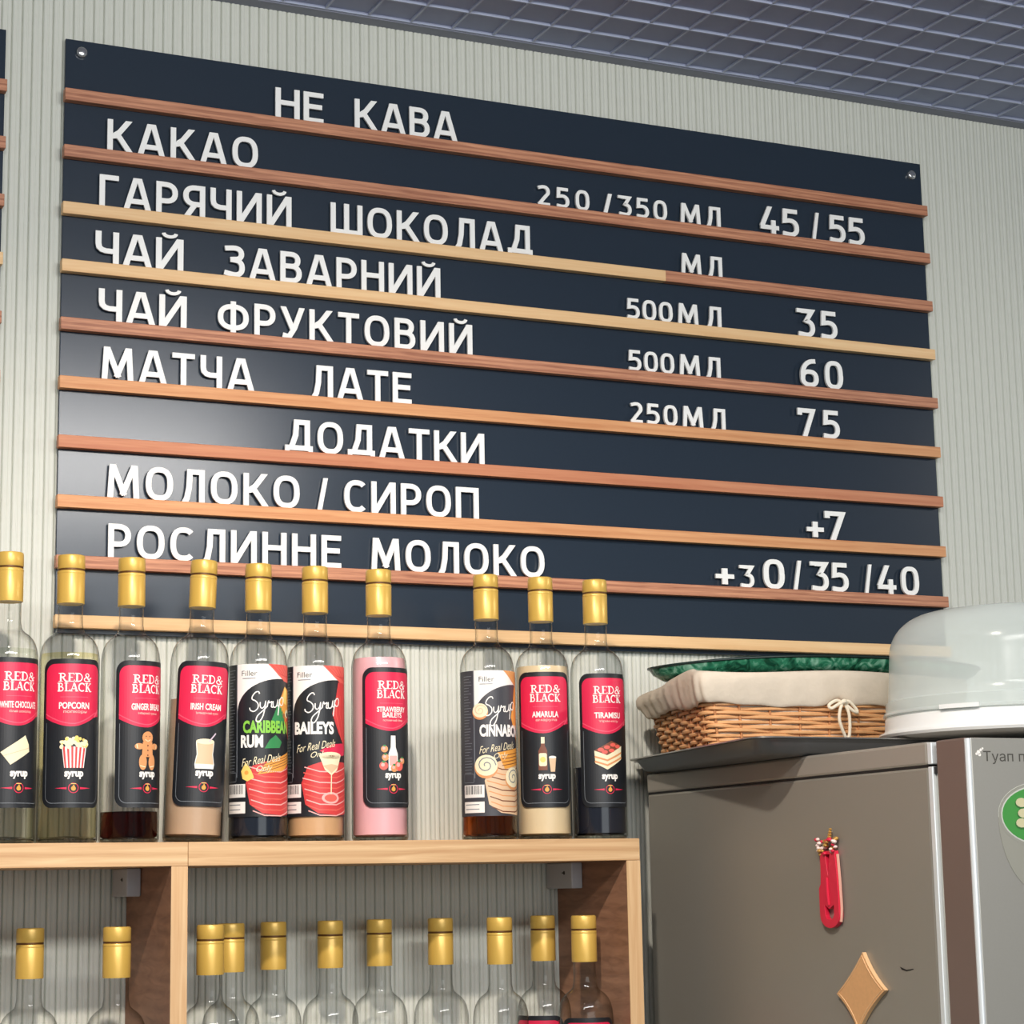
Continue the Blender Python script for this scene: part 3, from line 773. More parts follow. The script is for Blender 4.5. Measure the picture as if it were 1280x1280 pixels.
mbc.lathe([(.0156, .3148), (.0159, .3154), (.0158, .3290), (.0150, .3306), (.0138, .3310)], 40, 0)
mbc.lathe([(.0160, .3090), (.0161, .3096), (.0161, .3102), (.0160, .3108)], 40, 0)
ME_CAP = mbc.mesh('cap', [M_gold, M_goldline], smooth=45)
M_base = glassy('bottle_base_glass', (0.62, 0.65, 0.62, 1), (0.25, 0.27, 0.26, 1))
mbb = MB(); mbb.lathe([(.0295, .0004), (.0325, .0030), (.0325, .0052), (.020, .0075), (.001, .0090)], 40); ME_BASE = mbb.mesh('thick_base', M_base, smooth=50)

def fill_mesh(name, level, m):
    r = .0018; prof = [(.0290, .0055), (.0322, .0075)]
    z = .0075
    while z < level - .002:
        prof.append((rad_at(z) - r, z)); z += .012 if z < .195 else .004
    prof += [(rad_at(level) - r, level)]
    mb = MB(); mb.lathe(prof, 40)
    return mb.mesh(name, m, smooth=50)

def bottle(x, y, z, label, group, phi_cam_off, liquid=None, lab=None, tilt=0.0):
    r = root('syrup_bottle', label, 'bottle', (x, y, z), group)
    for nm, me in (('glass_bottle', ME_GLASS), ('cap', ME_CAP), ('thick_base', ME_BASE)):
        o = bpy.data.objects.new(nm, me); S.collection.objects.link(o); o.parent = r
    if liquid:
        lv, m = liquid; o = bpy.data.objects.new('syrup', fill_mesh('syrup', lv, m)); S.collection.objects.link(o); o.parent = r
    phi = math.atan2(-0.56468 - x, 2.56891 + y) + math.radians(phi_cam_off)
    if lab: lab(r, phi)
    r.rotation_euler = (0, math.radians(tilt), 0)
    return r

L_clear = glassy('syrup_clear', (0.98, 0.985, 0.955, 1), (0.88, 0.90, 0.83, 1), 1.1)
L_popcorn = glassy('syrup_pale_yellow', (0.995, 0.97, 0.83, 1), (0.96, 0.91, 0.66, 1), 1.1)
L_ginger = glassy('syrup_dark_red', (0.34, 0.085, 0.075, 1), (0.18, 0.03, 0.03, 1), 1.1)
L_amber = glassy('syrup_amber', (0.72, 0.34, 0.16, 1), (0.48, 0.15, 0.05, 1), 1.1)
L_irish = milky('syrup_beige', srgb(196, 164, 134), 0.90)
L_rum = mat('syrup_navy', srgb(26, 32, 44), 0.15)
L_tira = mat('syrup_blue_black', srgb(24, 28, 40), 0.15)
L_peach = milky('syrup_peach', srgb(218, 172, 126), 0.88)
L_pink = milky('syrup_pink', srgb(238, 180, 186), 0.92)
L_cream = milky('syrup_cream', srgb(226, 204, 164), 0.90)

UPG = 'gold-capped syrup bottles on the upper shelf'
cl = crimson_label
bottle(-.0820, -.13, ZT, 'clear syrup bottle with white chocolate bar on its label, leftmost on upper shelf', UPG, 26, (.2185, L_clear), lambda r, p: cl(r, p, [('WHITE CHOCOLATE', .046)], 'білий шоколад', 'white_chocolate'))
bottle(-.0110, -.13, ZT, 'pale yellow syrup bottle with striped popcorn bucket on its label', UPG, 11, (.2155, L_popcorn), lambda r, p: cl(r, p, [('POPCORN', .035)], 'попкорн', 'popcorn'))
bottle(.0605, -.13, ZT, 'nearly empty dark red syrup bottle with gingerbread man on its label', UPG, 36, (.0355, L_ginger), lambda r, p: cl(r, p, [('GINGER BREAD', .040)], 'імбирний пряник', 'gingerbread'))
bottle(.1355, -.13, ZT + .0014, 'tilted beige syrup bottle with a drink glass and straw on its label', UPG, 18, (.1640, L_irish), lambda r, p: cl(r, p, [('IRISH CREAM', .038)], 'ірландський крем', 'irish_cream'), tilt=2.2)
bottle(.2155, -.13, ZT, 'dark syrup bottle with green lettering and a parrot on its label', UPG, 6, (.0900, L_rum), lambda r, p: dark_label(r, p, 'rum'))
bottle(.2872, -.13, ZT, 'peach syrup bottle with cocktail glass and red folds on its label', UPG, 2, (.0900, L_peach), lambda r, p: dark_label(r, p, 'coupe'))
bottle(.3698, -.13, ZT, 'pink syrup bottle with strawberries on its label, standing apart', UPG, 28, (.2205, L_pink), lambda r, p: cl(r, p, [('STRAWBERRY', .039), ('BAILEYS', .026)], 'полуничний лікер', 'strawberry'))
bottle(.5143, -.13, ZT, 'amber syrup bottle with cinnamon rolls and barcode on its label', UPG, 22, (.0900, L_amber), lambda r, p: dark_label(r, p, 'cinnamon'))
bottle(.5903, -.13, ZT, 'cream-coloured syrup bottle with a small bottle and glass on its label', UPG, 6, (.2160, L_cream), lambda r, p: cl(r, p, [('AMARULA', .034)], 'амарула', 'cream_liqueur'))
bottle(.6680, -.13, ZT, 'half-full blue-black syrup bottle with cake slice on its label, rightmost on upper shelf', UPG, 23, (.0900, L_tira), lambda r, p: cl(r, p, [('TIRAMISU', .036)], 'тірамісу', 'tiramisu'))

LOWG = 'gold-capped bottles on the lower shelf'
ZL = -1.3774
def plain_label(r, p):
    lab = Lab(); hw = .0383
    lab.poly(rrect(-hw, hw, .0395, .2075, .013, 8), M_black, 0)
    lab.poly(rrect(-hw + .0042, hw - .0042, .134, .2017, .0105, 8), M_pink, 1)
    slab_text(lab, 'RED&', .0008, .1812, .0390, .0100, M_white, 3); slab_text(lab, 'BLACK', 0, .1702, .0400, .0098, M_white, 3)
    lab.text('syrup', .0005, .0715, .0215, .0088, M_white, 3, bold=.05)
    return lab.build(r, p)
low = [(-.0360, -.065, 'leftmost gold-capped bottle on the lower shelf, top of its cap in shadow', 10, plain_label),
 (.0500, -.125, 'gold-capped bottle on the lower shelf just left of the middle oak upright', 10, plain_label),
 (.1570, -.135, 'front bottle of the pair just right of the middle oak upright, lower shelf', 10, None),
 (.2013, -.072, 'bottle on lower shelf half hidden behind another, right of the middle oak upright', 10, None),
 (.2660, -.035, 'clear bottle on the lower shelf with mostly shaded brown-gold cap, third right of middle upright', 10, None),
 (.3350, -.047, 'clear bottle on the lower shelf below the cocktail glass label, cap half shaded', 10, None),
 (.4040, -.035, 'clear bottle on the lower shelf below the pink syrup, cap almost wholly shaded', 10, None),
 (.4760, -.060, 'clear bottle on the lower shelf below the gap in the upper row', 10, None),
 (.5322, -.115, 'clear bottle with fully lit gold cap on the lower shelf, below the amber syrup', 10, None),
 (.6220, -.050, 'back bottle of the pair beside the right oak upright on the lower shelf', -20, plain_label),
 (.6420, -.128, 'front bottle of the pair beside the right oak upright on the lower shelf', 8, plain_label)]
first_low = None
for x, y, lb, off, f in low:
    bottle(x, y, ZL, lb, LOWG, off, None, f)

# ================================================================== REFRIGERATOR
FT = -0.866; FX = 0.7793
M_side = mat('fridge_side_steel', srgb(150, 146, 136), 0.42, 0.35, noise=0.04, nscale=3)
M_strip = mat('fridge_top_steel', srgb(166, 160, 150), 0.42, 0.35)
M_door = mat('fridge_door_steel', srgb(176, 174, 166), 0.42, 0.6, noise=0.03, nscale=400)
M_doorside = mat('fridge_door_edge', srgb(124, 106, 98), 0.4, 0.3)
M_gasket = mat('fridge_gasket', srgb(206, 208, 200), 0.5)
M_flange_glint = mat('fridge_flange_and_glint', srgb(226, 232, 234), 0.25, 0.3)
M_print = mat('door_print_grey', srgb(74, 72, 66), 0.5)
def build_fridge():
    fz = -Z0
    r = root('refrigerator', 'steel-grey refrigerator right of the bottle shelf with magnets on its side', 'refrigerator', (FX, -0.05, fz))
    D = 0.632; Wd = 0.60; top = FT - fz
    mb = MB(); mb.box(0.0, Wd, -D, 0, 0.04, top - 0.0265)
    mb.build('cabinet', M_side, r, bevel=0.003)
    mb = MB(); mb.box(-0.0006, Wd, -D, 0, top - 0.0248, top)
    mb.build('top_panel', M_strip, r, bevel=0.003)
    mb = MB(); mb.box(0.001, Wd - 0.001, -D - 0.0005, -0.001, top - 0.0268, top - 0.0245)
    mb.build('panel_seam', M_dark, r)
    mb = MB(); mb.box(-0.0004, 0.02, -D - 0.008, -D - 0.0003, 0.05, top - 0.0265); mb.box(-0.0004, 0.02, -D - 0.008, -D - 0.0003, top - 0.024, top - 0.001)
    mb.build('front_flange', M_flange_glint, r, bevel=0.001)
    mb = MB(); mb.box(0.004, Wd - 0.004, -D - 0.0152, -D - 0.0082, 0.05, top - 0.03)
    mb.build('door_gasket', M_gasket, r, bevel=0.002)
    mb = MB(); mb.box(0.002, 0.03, -D - 0.0150, -D - 0.0005, top - 0.034, top - 0.027)
    mb.build('hinge', M_dark, r)
    yb, yf = -D - 0.0155, -D - 0.0700
    mb = MB(); mb.box(0, Wd, yf + 0.004, yb, 0.05, top, 0)
    d = mb.build('door', M_doorside, r, bevel=0.002)
    mb = MB(); mb.box(0.0045, Wd, yf - 0.0006, yf + 0.0038, 0.05, top - 0.0003, 0)
    mb.build('door_face', M_door, d, bevel=0.001)
    mb = MB(); mb.tube([(0.0030, yf + 0.0028, 0.05), (0.0030, yf + 0.0028, top - 0.001)], 0.0034, 10)
    mb.build('edge_glint', M_flange_glint, d, smooth=True)  # pale tube paints in the light reflected by the door's rounded edge
    # printed writing on the door
    v, f = text_shape('Туап попуч', .004); k = MB()
    k.add([(0.0195 + x * .092, yf - 0.0008, top - 0.0275 + y * .0135) for x, y in v], f)
    k.build('door_lettering', M_print, d)
    k = MB()
    for x, z, s in ((0.0135, -.0125, .0024), (0.0165, -.0100, .0016), (0.0150, -.0150, .0018), (0.0110, -.0140, .0014), (0.0190, -.0085, .0012)):
        k.prism([(x + s * math.cos(a), top + z - .003 + s * math.sin(a)) for a in (0, 1.1, 2.0, 3.3, 4.1, 5.2)], yf - 0.0008, yf - 0.0004)
    k.build('door_flecks', M_white, d)
    # printed bowl of green soup with dumplings
    mats = [mat('bowl_print_grey', srgb(142, 142, 132), 0.5), mat('bowl_print_rim', srgb(190, 194, 184), 0.5), mat('bowl_print_green', srgb(62, 140, 62), 0.5), mat('bowl_print_dumpling', srgb(196, 190, 152), 0.5), mat('bowl_print_shade', srgb(48, 104, 50), 0.5)]
    k = MB(); cx, cz = 0.086, top - 0.080
    el = lambda a, b, dz=0, t0=0, t1=360, n=40: [(cx + a * math.cos(math.radians(t0 + (t1 - t0) * i / (n - 1))), cz + dz + b * math.sin(math.radians(t0 + (t1 - t0) * i / (n - 1)))) for i in range(n)]
    P = lambda poly, lay, mi: k.prism(poly, yf - 0.0008 - 0.00015 * lay, yf - 0.0007, mi)
    P(el(.052, .034, 0)[:-1], 0, 1)
    P(el(.052, .078, -.002, 180, 360), 1, 0)
    P(el(.0515, .0335, 0)[:-1], 2, 0); P(el(.0485, .0305, 0)[:-1], 3, 1); P(el(.0470, .0290, 0)[:-1], 4, 2)
    for i, (dx, dz) in enumerate(((-.022, .012), (-.020, .001), (-.023, -.009), (-.006, .014), (-.004, .002), (-.007, -.010), (.012, .010), (.012, -.004))):
        P([(cx + dx + .0085 * math.cos(a * .5), cz + dz + .0058 * math.sin(a * .5)) for a in range(13)][:-1], 5, 4)
        P([(cx + dx + .0074 * math.cos(a * .5), cz + dz + .0010 + .0048 * math.sin(a * .5)) for a in range(13)][:-1], 6, 3)
    k.build('bowl_print', mats, d)
    for x in (0.05, Wd - 0.05):
        for y in (-0.06, -D + 0.06):
            m = MB(); m.lathe([(.02, 0), (.02, .041)], 16, 0, (x, y)); m.build('foot', M_dark, r)
    # small dark scratch on the side
    m = MB(); m.add([(-.0004, y, z) for y, z in ((-.563, top - .2355), (-.575, top - .2385), (-.588, top - .2370), (-.588, top - .2380), (-.575, top - .2400), (-.566, top - .2385))], [(0, 1, 4, 5), (1, 2, 3, 4)])
    m.build('scratch', M_dark, r)
    return r
build_fridge()

# ------------------------------------------------------------------ magnets on the fridge side (flat side towards +x)
M_red = mat('red_plastic', srgb(212, 36, 66), 0.35)
M_redpale = mat('red_plastic_edge', srgb(222, 168, 150), 0.4)
M_gilt = mat('gilt_beads', srgb(206, 160, 84), 0.3, 0.5)
M_pearl = mat('pearl_beads', srgb(236, 214, 206), 0.25)
M_cork = mat('tan_card', srgb(214, 164, 112), 0.7, noise=0.10, nscale=220)
M_corkedge = mat('tan_card_edge', srgb(228, 186, 138), 0.7)
def side_panel_mesh(poly, th, mats):
    """poly in (distance towards camera, z); thickness grows away from the fridge side"""
    mb = MB(); mb.prism([(p[0], p[1]) for p in poly], 0, th, 0, 1); return mb
def on_side(o, dz=0.0):
    o.rotation_euler = (0, 0, -PI / 2)
r = root('pin_magnet', 'red safety-pin shaped magnet with jewelled top on the refrigerator side', 'magnet', (FX - 0.0002, -0.489, -1.010))
# local frame: x along -y world (towards the viewer), y along -x world (outwards), z up
r.rotation_euler = (0, 0, -PI / 2); r.scale = (1.55, 1.25, 1.0)
def side_pts(poly): return poly
def holed_prism(mb, loops, y0, y1):
    """flat shape with holes (x,z loops, outline first) pushed along y"""
    tri = tessellate_polygon([[Vector((p[0], p[1], 0)) for p in lp] for lp in loops])
    flat = [p for lp in loops for p in lp]; n = len(flat)
    vs = [(p[0], y0, p[1]) for p in flat] + [(p[0], y1, p[1]) for p in flat]
    fs = [tuple(t) for t in tri] + [tuple(i + n for i in reversed(t)) for t in tri]; o = 0
    for lp in loops:
        m = len(lp); fs += [(o + i, o + (i + 1) % m, n + o + (i + 1) % m, n + o + i) for i in range(m)]; o += m
    mb.add(vs, fs)
outer = [(-.0098, .0340), (-.0098, .0080), (-.0104, -.0030), (-.0128, -.0080), (-.0128, -.0330)] + [(.0128 * math.cos(math.radians(a)), -.0370 + .0150 * math.sin(math.radians(a))) for a in range(190, 361, 10)] + [(.0126, -.0150), (.0112, .0150), (.0096, .0340)]
tear = [(.0060 * math.cos(math.radians(a)), -.0345 + .0085 * math.sin(math.radians(a))) for a in range(200, 341, 14)] + [(.0062, -.0260), (.0030, -.0285), (.0, -.0310), (-.0030, -.0285), (-.0062, -.0260)]
slit = [(-.0030, .0300), (.0, .0060), (.0030, .0300)]
mb = MB(); holed_prism(mb, [outer, tear, slit], -0.0050, -0.0002)
mb.build('pin_body', M_red, r, bevel=0.0006)
mb = MB(); mb.tube([(-.0012, -.0054, .004), (-.0008, -.0056, -.012), (.0000, -.0054, -.0265)], 0.0012, 8)
mb.build('inner_bar', M_red, r, smooth=True)
mb = MB(); mb.tube([(.0112, -.0026, .030), (.0128, -.0026, .0), (.0137, -.0026, -.030), (.0120, -.0026, -.045)], 0.0013, 6)
mb.build('gilt_edge', M_redpale, r, smooth=True)
rr = random.Random(11)
for nm, m, cnt in (('gold_beads', M_gilt, 12), ('pearl_beads', M_pearl, 14), ('red_beads', M_red, 10)):
    mb = MB()
    for k in range(cnt):
        x = rr.uniform(-.0135, .0110); z = rr.uniform(.030, .0475); y = rr.uniform(-.0062, -.0028); s = rr.uniform(.0016, .0026)
        prof = [(s * math.sin(PI * i / 6), z + s * -math.cos(PI * i / 6)) for i in range(7)]
        prof[0] = (s * .05, prof[0][1]); prof[-1] = (s * .05, prof[-1][1])
        mb.lathe(prof, 8, 0, (x, y))
    mb.build(nm, m, r, smooth=True)
mb = MB()
for k in range(4):
    s = .0021 - .0002 * k; z = .0490 + .0030 * k
    mb.lathe([(s * .05, z - s), (s * .7, z - s * .7), (s, z), (s * .7, z + s * .7), (s * .05, z + s)], 8, 0, (.0028 + .0006 * k, -.004))
mb.build('bead_tip', M_gilt, r, smooth=True)

r = root('diamond_magnet', 'tan diamond-shaped magnet low on the refrigerator side below the red one', 'magnet', (FX - 0.0002, -0.5395, -1.1250))
r.rotation_euler = (0, 0, -PI / 2)
def concave(corners, bow):
    out = []
    for i in range(4):
        a, b = Vector(corners[i]), Vector(corners[(i + 1) % 4])
        n = Vector((0, 0)) - (a + b) / 2
        for k in range(8):
            t = k / 8.0; out.append(tuple(a + (b - a) * t + n * (bow * 4 * t * (1 - t))))
    return out
dm = concave([(.0105, .0375), (.0505, -.0020), (-.0045, -.0480), (-.0445, -.0090)], .10)
mb = MB(); mb.prism(dm, -0.0052, -0.0002, 0, 1)
mb.build('card', [M_cork, M_corkedge], r)
mb = MB(); mb.tube([(x * .90, -.0053, z * .90) for x, z in dm], .0006, 6, closed=True)
mb.build('pressed_border', M_corkedge, r)

# ================================================================== BAKING TRAY
M_tray = mat('dark_tray_metal', srgb(118, 120, 122), 0.36, 0.6)
M_trayrim = mat('tray_rim_metal', srgb(150, 148, 144), 0.30, 0.8)
def build_tray():
    r = root('baking_tray', 'dark metal baking tray on the refrigerator under the wicker basket', 'tray', (0.703, -0.461, FT + 0.0002))
    hgt = 0.0205; sk = 0.145; Lx, Ly = 0.50, 0.440
    def P(u, v, z, inset=0):   # u along x, v along y, skewed like the tray stands
        return (u + sk * v, v, z)
    def ring(ins, z, rad, n=6):
        out = []
        for cx, cy, a0 in ((Lx - ins - rad, Ly - ins - rad, 0), (ins + rad, Ly - ins - rad, 90), (ins + rad, ins + rad, 180), (Lx - ins - rad, ins + rad, 270)):
            for i in range(n + 1):
                a = math.radians(a0 + 90 * i / n); out.append(P(cx + rad * math.cos(a), cy + rad * math.sin(a), z))
        return out
    def stack(rings):
        mb = MB(); n = len(rings[0])
        for q in rings: mb.v += q
        for i in range(len(rings) - 1):
            for k in range(n): mb.f.append((i * n + k, i * n + (k + 1) % n, (i + 1) * n + (k + 1) % n, (i + 1) * n + k)); mb.mi.append(0)
        return mb, n
    mb, n = stack([ring(.020, .0012, .03), ring(.026, 0, .03), ring(.012, .004, .03), ring(.003, hgt - .002, .026), ring(.0035, hgt - .001, .026), ring(.013, .0045, .03), ring(.022, .0012, .03)][1:])
    # outer wall up, inner wall down, flat bottom
    mb.f.append(tuple(range(n))); mb.mi.append(0)
    mb.f.append(tuple(reversed(range(len(mb.v) - n, len(mb.v))))); mb.mi.append(0)
    mb.build('pan', M_tray, r, smooth=50)
    mb, n = stack([ring(-.004, hgt, .028), ring(-.0045, hgt - .0016, .028), ring(.0042, hgt - .0018, .026), ring(.0048, hgt, .026), ring(-.004, hgt, .028)])
    mb.build('rolled_rim', M_trayrim, r, smooth=60)
    mb = MB()
    q = [P(.02, Ly - .004, 0), P(.02, Ly + .028, 0), P(Lx - .02, Ly + .028, 0), P(Lx - .02, Ly - .004, 0)]
    mb.add([(a, b, hgt - .0018) for a, b, _ in q] + [(a, b, hgt - .0002) for a, b, _ in q], [(0, 1, 2, 3), (7, 6, 5, 4), (0, 4, 5, 1), (1, 5, 6, 2), (2, 6, 7, 3), (3, 7, 4, 0)])
    mb.build('end_handle', M_trayrim, r)
build_tray()

# ================================================================== WICKER BASKET
M_wick = mat('wicker', srgb(222, 168, 116), 0.5, noise=0.20, nscale=70)
M_wickd = mat('wicker_stake', srgb(186, 128, 82), 0.55, noise=0.2, nscale=60)
M_cloth = mat('linen_liner', srgb(214, 202, 184), 0.9, noise=0.06, nscale=70, bump=0.6)
M_cord = mat('cotton_cord', srgb(238, 228, 206), 0.8, noise=0.05, nscale=300)
def build_basket():
    zb = FT + 0.0018
    r = root('wicker_basket', 'wicker basket with beige cloth liner and tied bow on the baking tray', 'basket', (0.93, -0.16, zb))
    # footprint corners (relative) at the base and at the rim, front first
    Hb = 0.1090
    base = [(-.178, -.116), (.178, -.116), (.130, .104), (-.124, .104)]
    rim = [(-.192, -.126), (.192, -.126), (.150, .118), (-.150, .118)]
    def path(s, grow=0.0, n=36, rad=.022):
        """closed outline at height fraction s, corners rounded"""
        c = [Vector((a[0] + (b[0] - a[0]) * s, a[1] + (b[1] - a[1]) * s)) for a, b in zip(base, rim)]
        ctr = sum(c, Vector((0, 0))) / 4
        c = [p + (p - ctr).normalized() * grow * 1.3 for p in c]
        out = []
        for i in range(4):
            p, a, b = c[i], c[i - 1], c[(i + 1) % 4]
            da, db = (a - p).normalized(), (b - p).normalized()
            s0, s1 = p + da * rad, p + db * rad
            for k in range(7):
                t = k / 6.0; out.append(s0 * (1 - t) ** 2 + p * 2 * t * (1 - t) + s1 * t * t)
            e = c[(i + 1) % 4] - db * rad
            for k in range(1, n): out.append(s1 + (e - s1) * (k / n))
        return out
    # stakes
    P0, P1 = path(0, 0, 30), path(0.86, 0, 30); N = len(P0)
    step = 4
    mb = MB(); nst = 0
    ids = list(range(0, N, step))
    for i in ids:
        a, b = P0[i], P1[i]; mb.tube([(a.x, a.y, .002), (b.x, b.y, Hb * .86)], .0016, 6)
    mb.build('stakes', M_wickd, r, smooth=True)
    # woven strands going in and out of the stakes
    mb = MB(); rows = 17; rr = random.Random(2)
    for q in range(rows):
        s = (q + .6) / rows * .86; base_p = path(s, 0, 30); pts = []
        for i, p in enumerate(base_p):
            a, b = base_p[i - 1], base_p[(i + 1) % N]; t = (b - a).normalized(); nrm = Vector((t.y, -t.x))
            wv = math.cos(PI * i / step + (PI if q % 2 else 0)) * .0024
            wob = .0008 * math.sin(i * .37 + q * 1.9)
            pts.append((p.x + nrm.x * wv, p.y + nrm.y * wv, .0030 + s * Hb + wob))
        mb.tube(pts, .0025 + .0003 * math.sin(q * 2.1), 7, closed=True)
    mb.build('woven_wall', M_wick, r, smooth=True)
    mb = MB(); poly = path(0, -.004, 4); n = len(poly)
    mb.add([(p.x, p.y, .0010) for p in poly] + [(p.x, p.y, .0040) for p in poly], [tuple(range(n)), tuple(range(n, 2 * n))] + [(i, (i + 1) % n, n + (i + 1) % n, n + i) for i in range(n)])
    mb.build('base', M_wickd, r)
    # cloth: outside skirt, rolled over the rim, down the inside
    rings = []; n = len(path(0, 0, 30))
    def notch(i, p):   # the hem parts above the bow
        if p.y > -.08: return 0.0
        d = abs(p.x + .002); return max(0.0, 1 - d / .012) * .013
    for j, (s, g, z) in enumerate(((.62, .0070, .0715), (.66, .0100, .0740), (.74, .0125, .0850), (.86, .0135, .0980), (.96, .0125, .1070), (1.0, .0095, .1125), (1.0, .0045, .1140), (.98, -.0010, .1120), (.90, -.0040, .1000), (.60, -.0040, .0700), (.15, -.0050, .0150))):
        ring = []
        for i, p in enumerate(path(s, g, 30)):
            z2 = z
            back = max(0.0, (p.y + .02) / .13)
            if j >= 3: z2 -= .015 * back * (1 if j <= 7 else .5) + .003 * math.sin(i * .21) * (1 if j < 8 else 0)
            if j <= 4:
                t = i / n * 2 * PI; f = .0012 * math.sin(i * 1.7 + 1.0) + .0009 * math.sin(i * .83)
                corner = math.exp(-((p.x + .19) ** 2 + (p.y + .12) ** 2) / .0020)
                f += corner * .0026 * math.sin(i * 2.4); nrm = Vector((p.x, p.y)).normalized(); p = p + nrm * f * (1 if j < 4 else .4)
            if j <= 1: z2 += .0022 * math.sin(i * .30 + .6) + .0008 * math.sin(i * 1.3) + notch(i, p)
            ring.append((p.x, p.y, z2))
        rings.append(ring)
    mb = MB()
    for q in rings: mb.v += q
    for j in range(len(rings) - 1):
        for k in range(n): mb.f.append((j * n + k, j * n + (k + 1) % n, (j + 1) * n + (k + 1) % n, (j + 1) * n + k)); mb.mi.append(0)
    o = mb.build('cloth_liner', M_cloth, r, smooth='all')
    m = o.modifiers.new('thickness', 'SOLIDIFY'); m.thickness = .0012; m.offset = 0
    sb = o.modifiers.new('smooth', 'SUBSURF'); sb.levels = 1; sb.render_levels = 1
    # bow of white cord
    yb = -.1345; zc = .0760; mb = MB()
    def sm(pts, k=6):
        out = []
        for i in range(len(pts) - 1):
            p0, p1, p2, p3 = [Vector(pts[min(max(j, 0), len(pts) - 1)]) for j in (i - 1, i, i + 1, i + 2)]
            for q in range(k):
                t = q / k; out.append(.5 * (2 * p1 + (p2 - p0) * t + (2 * p0 - 5 * p1 + 4 * p2 - p3) * t * t + (3 * p1 - p0 - 3 * p2 + p3) * t ** 3))
        out.append(Vector(pts[-1])); return out
    mb.tube(sm([(0, yb, zc), (-.010, yb - .002, zc + .002), (-.021, yb - .002, zc - .004), (-.018, yb - .003, zc - .008), (-.008, yb - .003, zc - .003), (0, yb - .001, zc)]), .0021, 8)
    mb.tube(sm([(0, yb, zc), (.009, yb - .002, zc + .001), (.019, yb - .002, zc - .008), (.020, yb - .003, zc - .0125), (.013, yb - .004, zc - .0105), (.004, yb - .002, zc - .003), (0, yb, zc)]), .0021, 8)
    mb.tube(sm([(0, yb - .002, zc), (-.006, yb - .004, zc - .010), (-.007, yb - .003, zc - .022), (-.002, yb - .001, zc - .034), (.004, yb + .001, zc - .044)]), .0021, 8)
    mb.tube(sm([(.002, yb - .001, zc), (.007, yb - .003, zc - .012), (.009, yb - .002, zc - .026), (.009, yb + .000, zc - .040), (.008, yb + .001, zc - .044)]), .0021, 8)
    mb.tube(sm([(-.004, yb - .002, zc - .002), (0, yb - .0055, zc + .001), (.005, yb - .002, zc - .002)]), .0030, 8)
    mb.build('bow', M_cord, r, smooth=True)
build_basket()

# ================================================================== GREEN PLATTER
def malachite():
    m = bpy.data.materials.new('green_marbled_glaze'); m.use_nodes = True; nt = m.node_tree; b = nt.nodes['Principled BSDF']
    tc = nt.nodes.new('ShaderNodeTexCoord'); n = nt.nodes.new('ShaderNodeTexNoise'); n.inputs['Scale'].default_value = 55; n.inputs['Detail'].default_value = 8; n.inputs['Distortion'].default_value = 1.5
    cr = nt.nodes.new('ShaderNodeValToRGB'); e = cr.color_ramp.elements
    e[0].position = .36; e[0].color = srgb(20, 70, 52); e[1].position = .70; e[1].color = srgb(150, 200, 176)
    k = e.new(.52); k.color = srgb(52, 132, 100)
    nt.links.new(tc.outputs['Object'], n.inputs['Vector']); nt.links.new(n.outputs['Fac'], cr.inputs[0]); nt.links.new(cr.outputs[0], b.inputs['Base Color'])
    b.inputs['Roughness'].default_value = .22; return m
M_mal = malachite()
M_darkgreen = mat('platter_dark_edge', srgb(22, 40, 36), 0.3)
def build_platter():
    r = root('platter', 'green marbled oval platter lying on the wicker basket', 'platter', (0.990, -0.150, -0.7462))
    A, B = .250, .098; n = 72
    def rimz(c): return (.0220 - .0105 * max(0, -c) ** 2.6 - .002 * max(0, c) ** 2)
    prof = [(.35, .0000), (.80, .0010), (.92, .0050), (.98, .0130), (1.0, .0195), (1.012, .0212), (1.0, .0220), (.960, .0150), (.89, .0080), (.78, .0045), (.35, .0040)]
    mb = MB()
    for k, z in prof:
        for i in range(n):
            a = 2 * PI * i / n; c, s = math.cos(a), math.sin(a)
            zz = z + (rimz(c) - .0220) * min(1, max(0.0, (k - .55) / .4))
            mb.v.append((A * k * c, B * k * s * (1 + .15 * (k - .6)), zz))
    for j in range(len(prof) - 1):
        for i in range(n): mb.f.append((j * n + i, j * n + (i + 1) % n, (j + 1) * n + (i + 1) % n, (j + 1) * n + i)); mb.mi.append(0)
    mb.f.append(tuple(range(n))); mb.mi.append(0); mb.f.append(tuple(reversed(range(len(mb.v) - n, len(mb.v))))); mb.mi.append(0)
    mb.build('dish', M_mal, r, smooth=60)
    mb = MB(); pts = []
    for i in range(n):
        a = 2 * PI * i / n; c, s = math.cos(a), math.sin(a); pts.append((A * 1.006 * c, B * 1.006 * s * 1.06, rimz(c) - .0006))
    mb.tube(pts, .0017, 8, closed=True); mb.build('dark_rim', M_darkgreen, r, smooth=True)
build_platter()

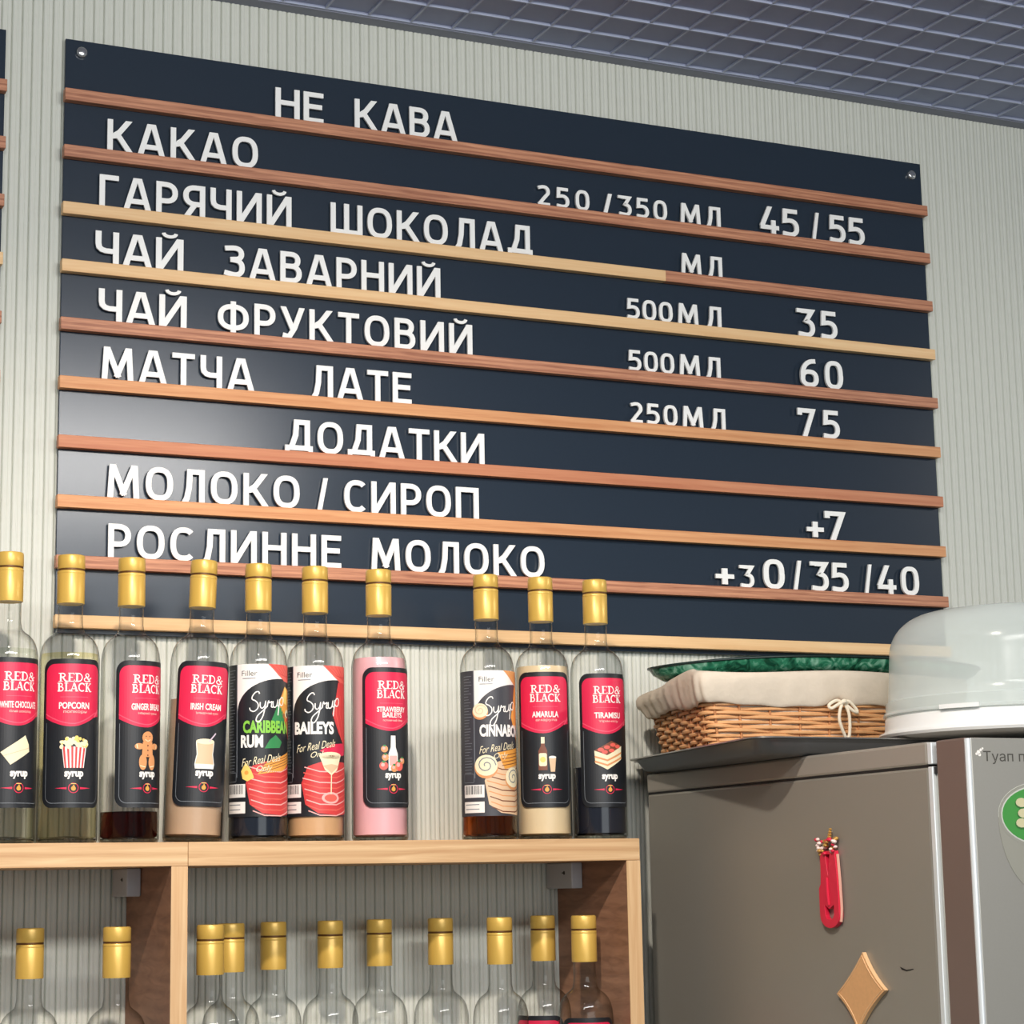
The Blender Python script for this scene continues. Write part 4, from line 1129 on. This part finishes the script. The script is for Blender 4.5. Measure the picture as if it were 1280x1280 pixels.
# ================================================================== CAKE CARRIER
M_dome = bpy.data.materials.new('frosted_dome_plastic'); M_dome.use_nodes = True
def frosted():
    nt = M_dome.node_tree; nt.nodes.clear()
    out = nt.nodes.new('ShaderNodeOutputMaterial'); tr = nt.nodes.new('ShaderNodeBsdfTransparent'); tr.inputs[0].default_value = (.93, .96, .95, 1)
    p = nt.nodes.new('ShaderNodeBsdfPrincipled'); p.inputs['Base Color'].default_value = srgb(230, 238, 235); p.inputs['Roughness'].default_value = .16
    lw = nt.nodes.new('ShaderNodeLayerWeight'); lw.inputs['Blend'].default_value = .35
    mr = nt.nodes.new('ShaderNodeMapRange'); mr.inputs[3].default_value = .42; mr.inputs[4].default_value = .80
    mx = nt.nodes.new('ShaderNodeMixShader'); L = nt.links.new
    L(lw.outputs['Facing'], mr.inputs[0]); L(mr.outputs[0], mx.inputs[0]); L(tr.outputs[0], mx.inputs[1]); L(p.outputs[0], mx.inputs[2]); L(mx.outputs[0], out.inputs[0])
frosted()
M_wplast = mat('white_plastic', srgb(238, 240, 238), 0.3)
def build_dome():
    z = FT + 0.0211
    r = root('cake_carrier', 'translucent plastic cake dome on a white base at the front of the refrigerator', 'cake carrier', (1.063, -0.470, z))
    mb = MB(); mb.lathe([(.135, 0), (.155, .0006), (.1630, .0030), (.1650, .0062), (.1640, .0085), (.1590, .0105), (.1575, .0125), (.1565, .0270), (.1550, .0290), (.1500, .0290), (.1400, .0140), (.10, .0110)], 96)
    mb.build('base_plate', M_wplast, r, smooth=40)
    mb = MB(); mb.lathe([(.1585, .0292), (.1590, .0300), (.1580, .0330), (.1560, .0340), (.1550, .0460), (.1525, .0475)] + [(.152 - .004 * i / 5, .048 + .055 * i / 5) for i in range(6)] + [(.093 + .055 * math.cos(math.radians(a)), .104 + .050 * math.sin(math.radians(a))) for a in range(6, 91, 7)] + [(.075, .1570), (.05, .1592), (.025, .1605), (.001, .1610)], 96)
    mb.build('dome', M_dome, r, smooth=50)
    for a in (200, 262, 330):
        mb = MB()
        for i in range(9):
            b = math.radians(a + i * 2.2); c, s = math.cos(b), math.sin(b)
            for rr_, zz in ((.1592, .0290), (.1620, .0290), (.1620, .0340), (.1592, .0340)): mb.v.append((rr_ * c, rr_ * s, zz))
        for i in range(8):
            for k in range(4): mb.f.append((i * 4 + k, i * 4 + (k + 1) % 4, i * 4 + 4 + (k + 1) % 4, i * 4 + 4 + k)); mb.mi.append(0)
        mb.f += [(0, 1, 2, 3), (32, 33, 34, 35)]; mb.mi += [0, 0]
        mb.build('clip', M_wplast, r)
build_dome()
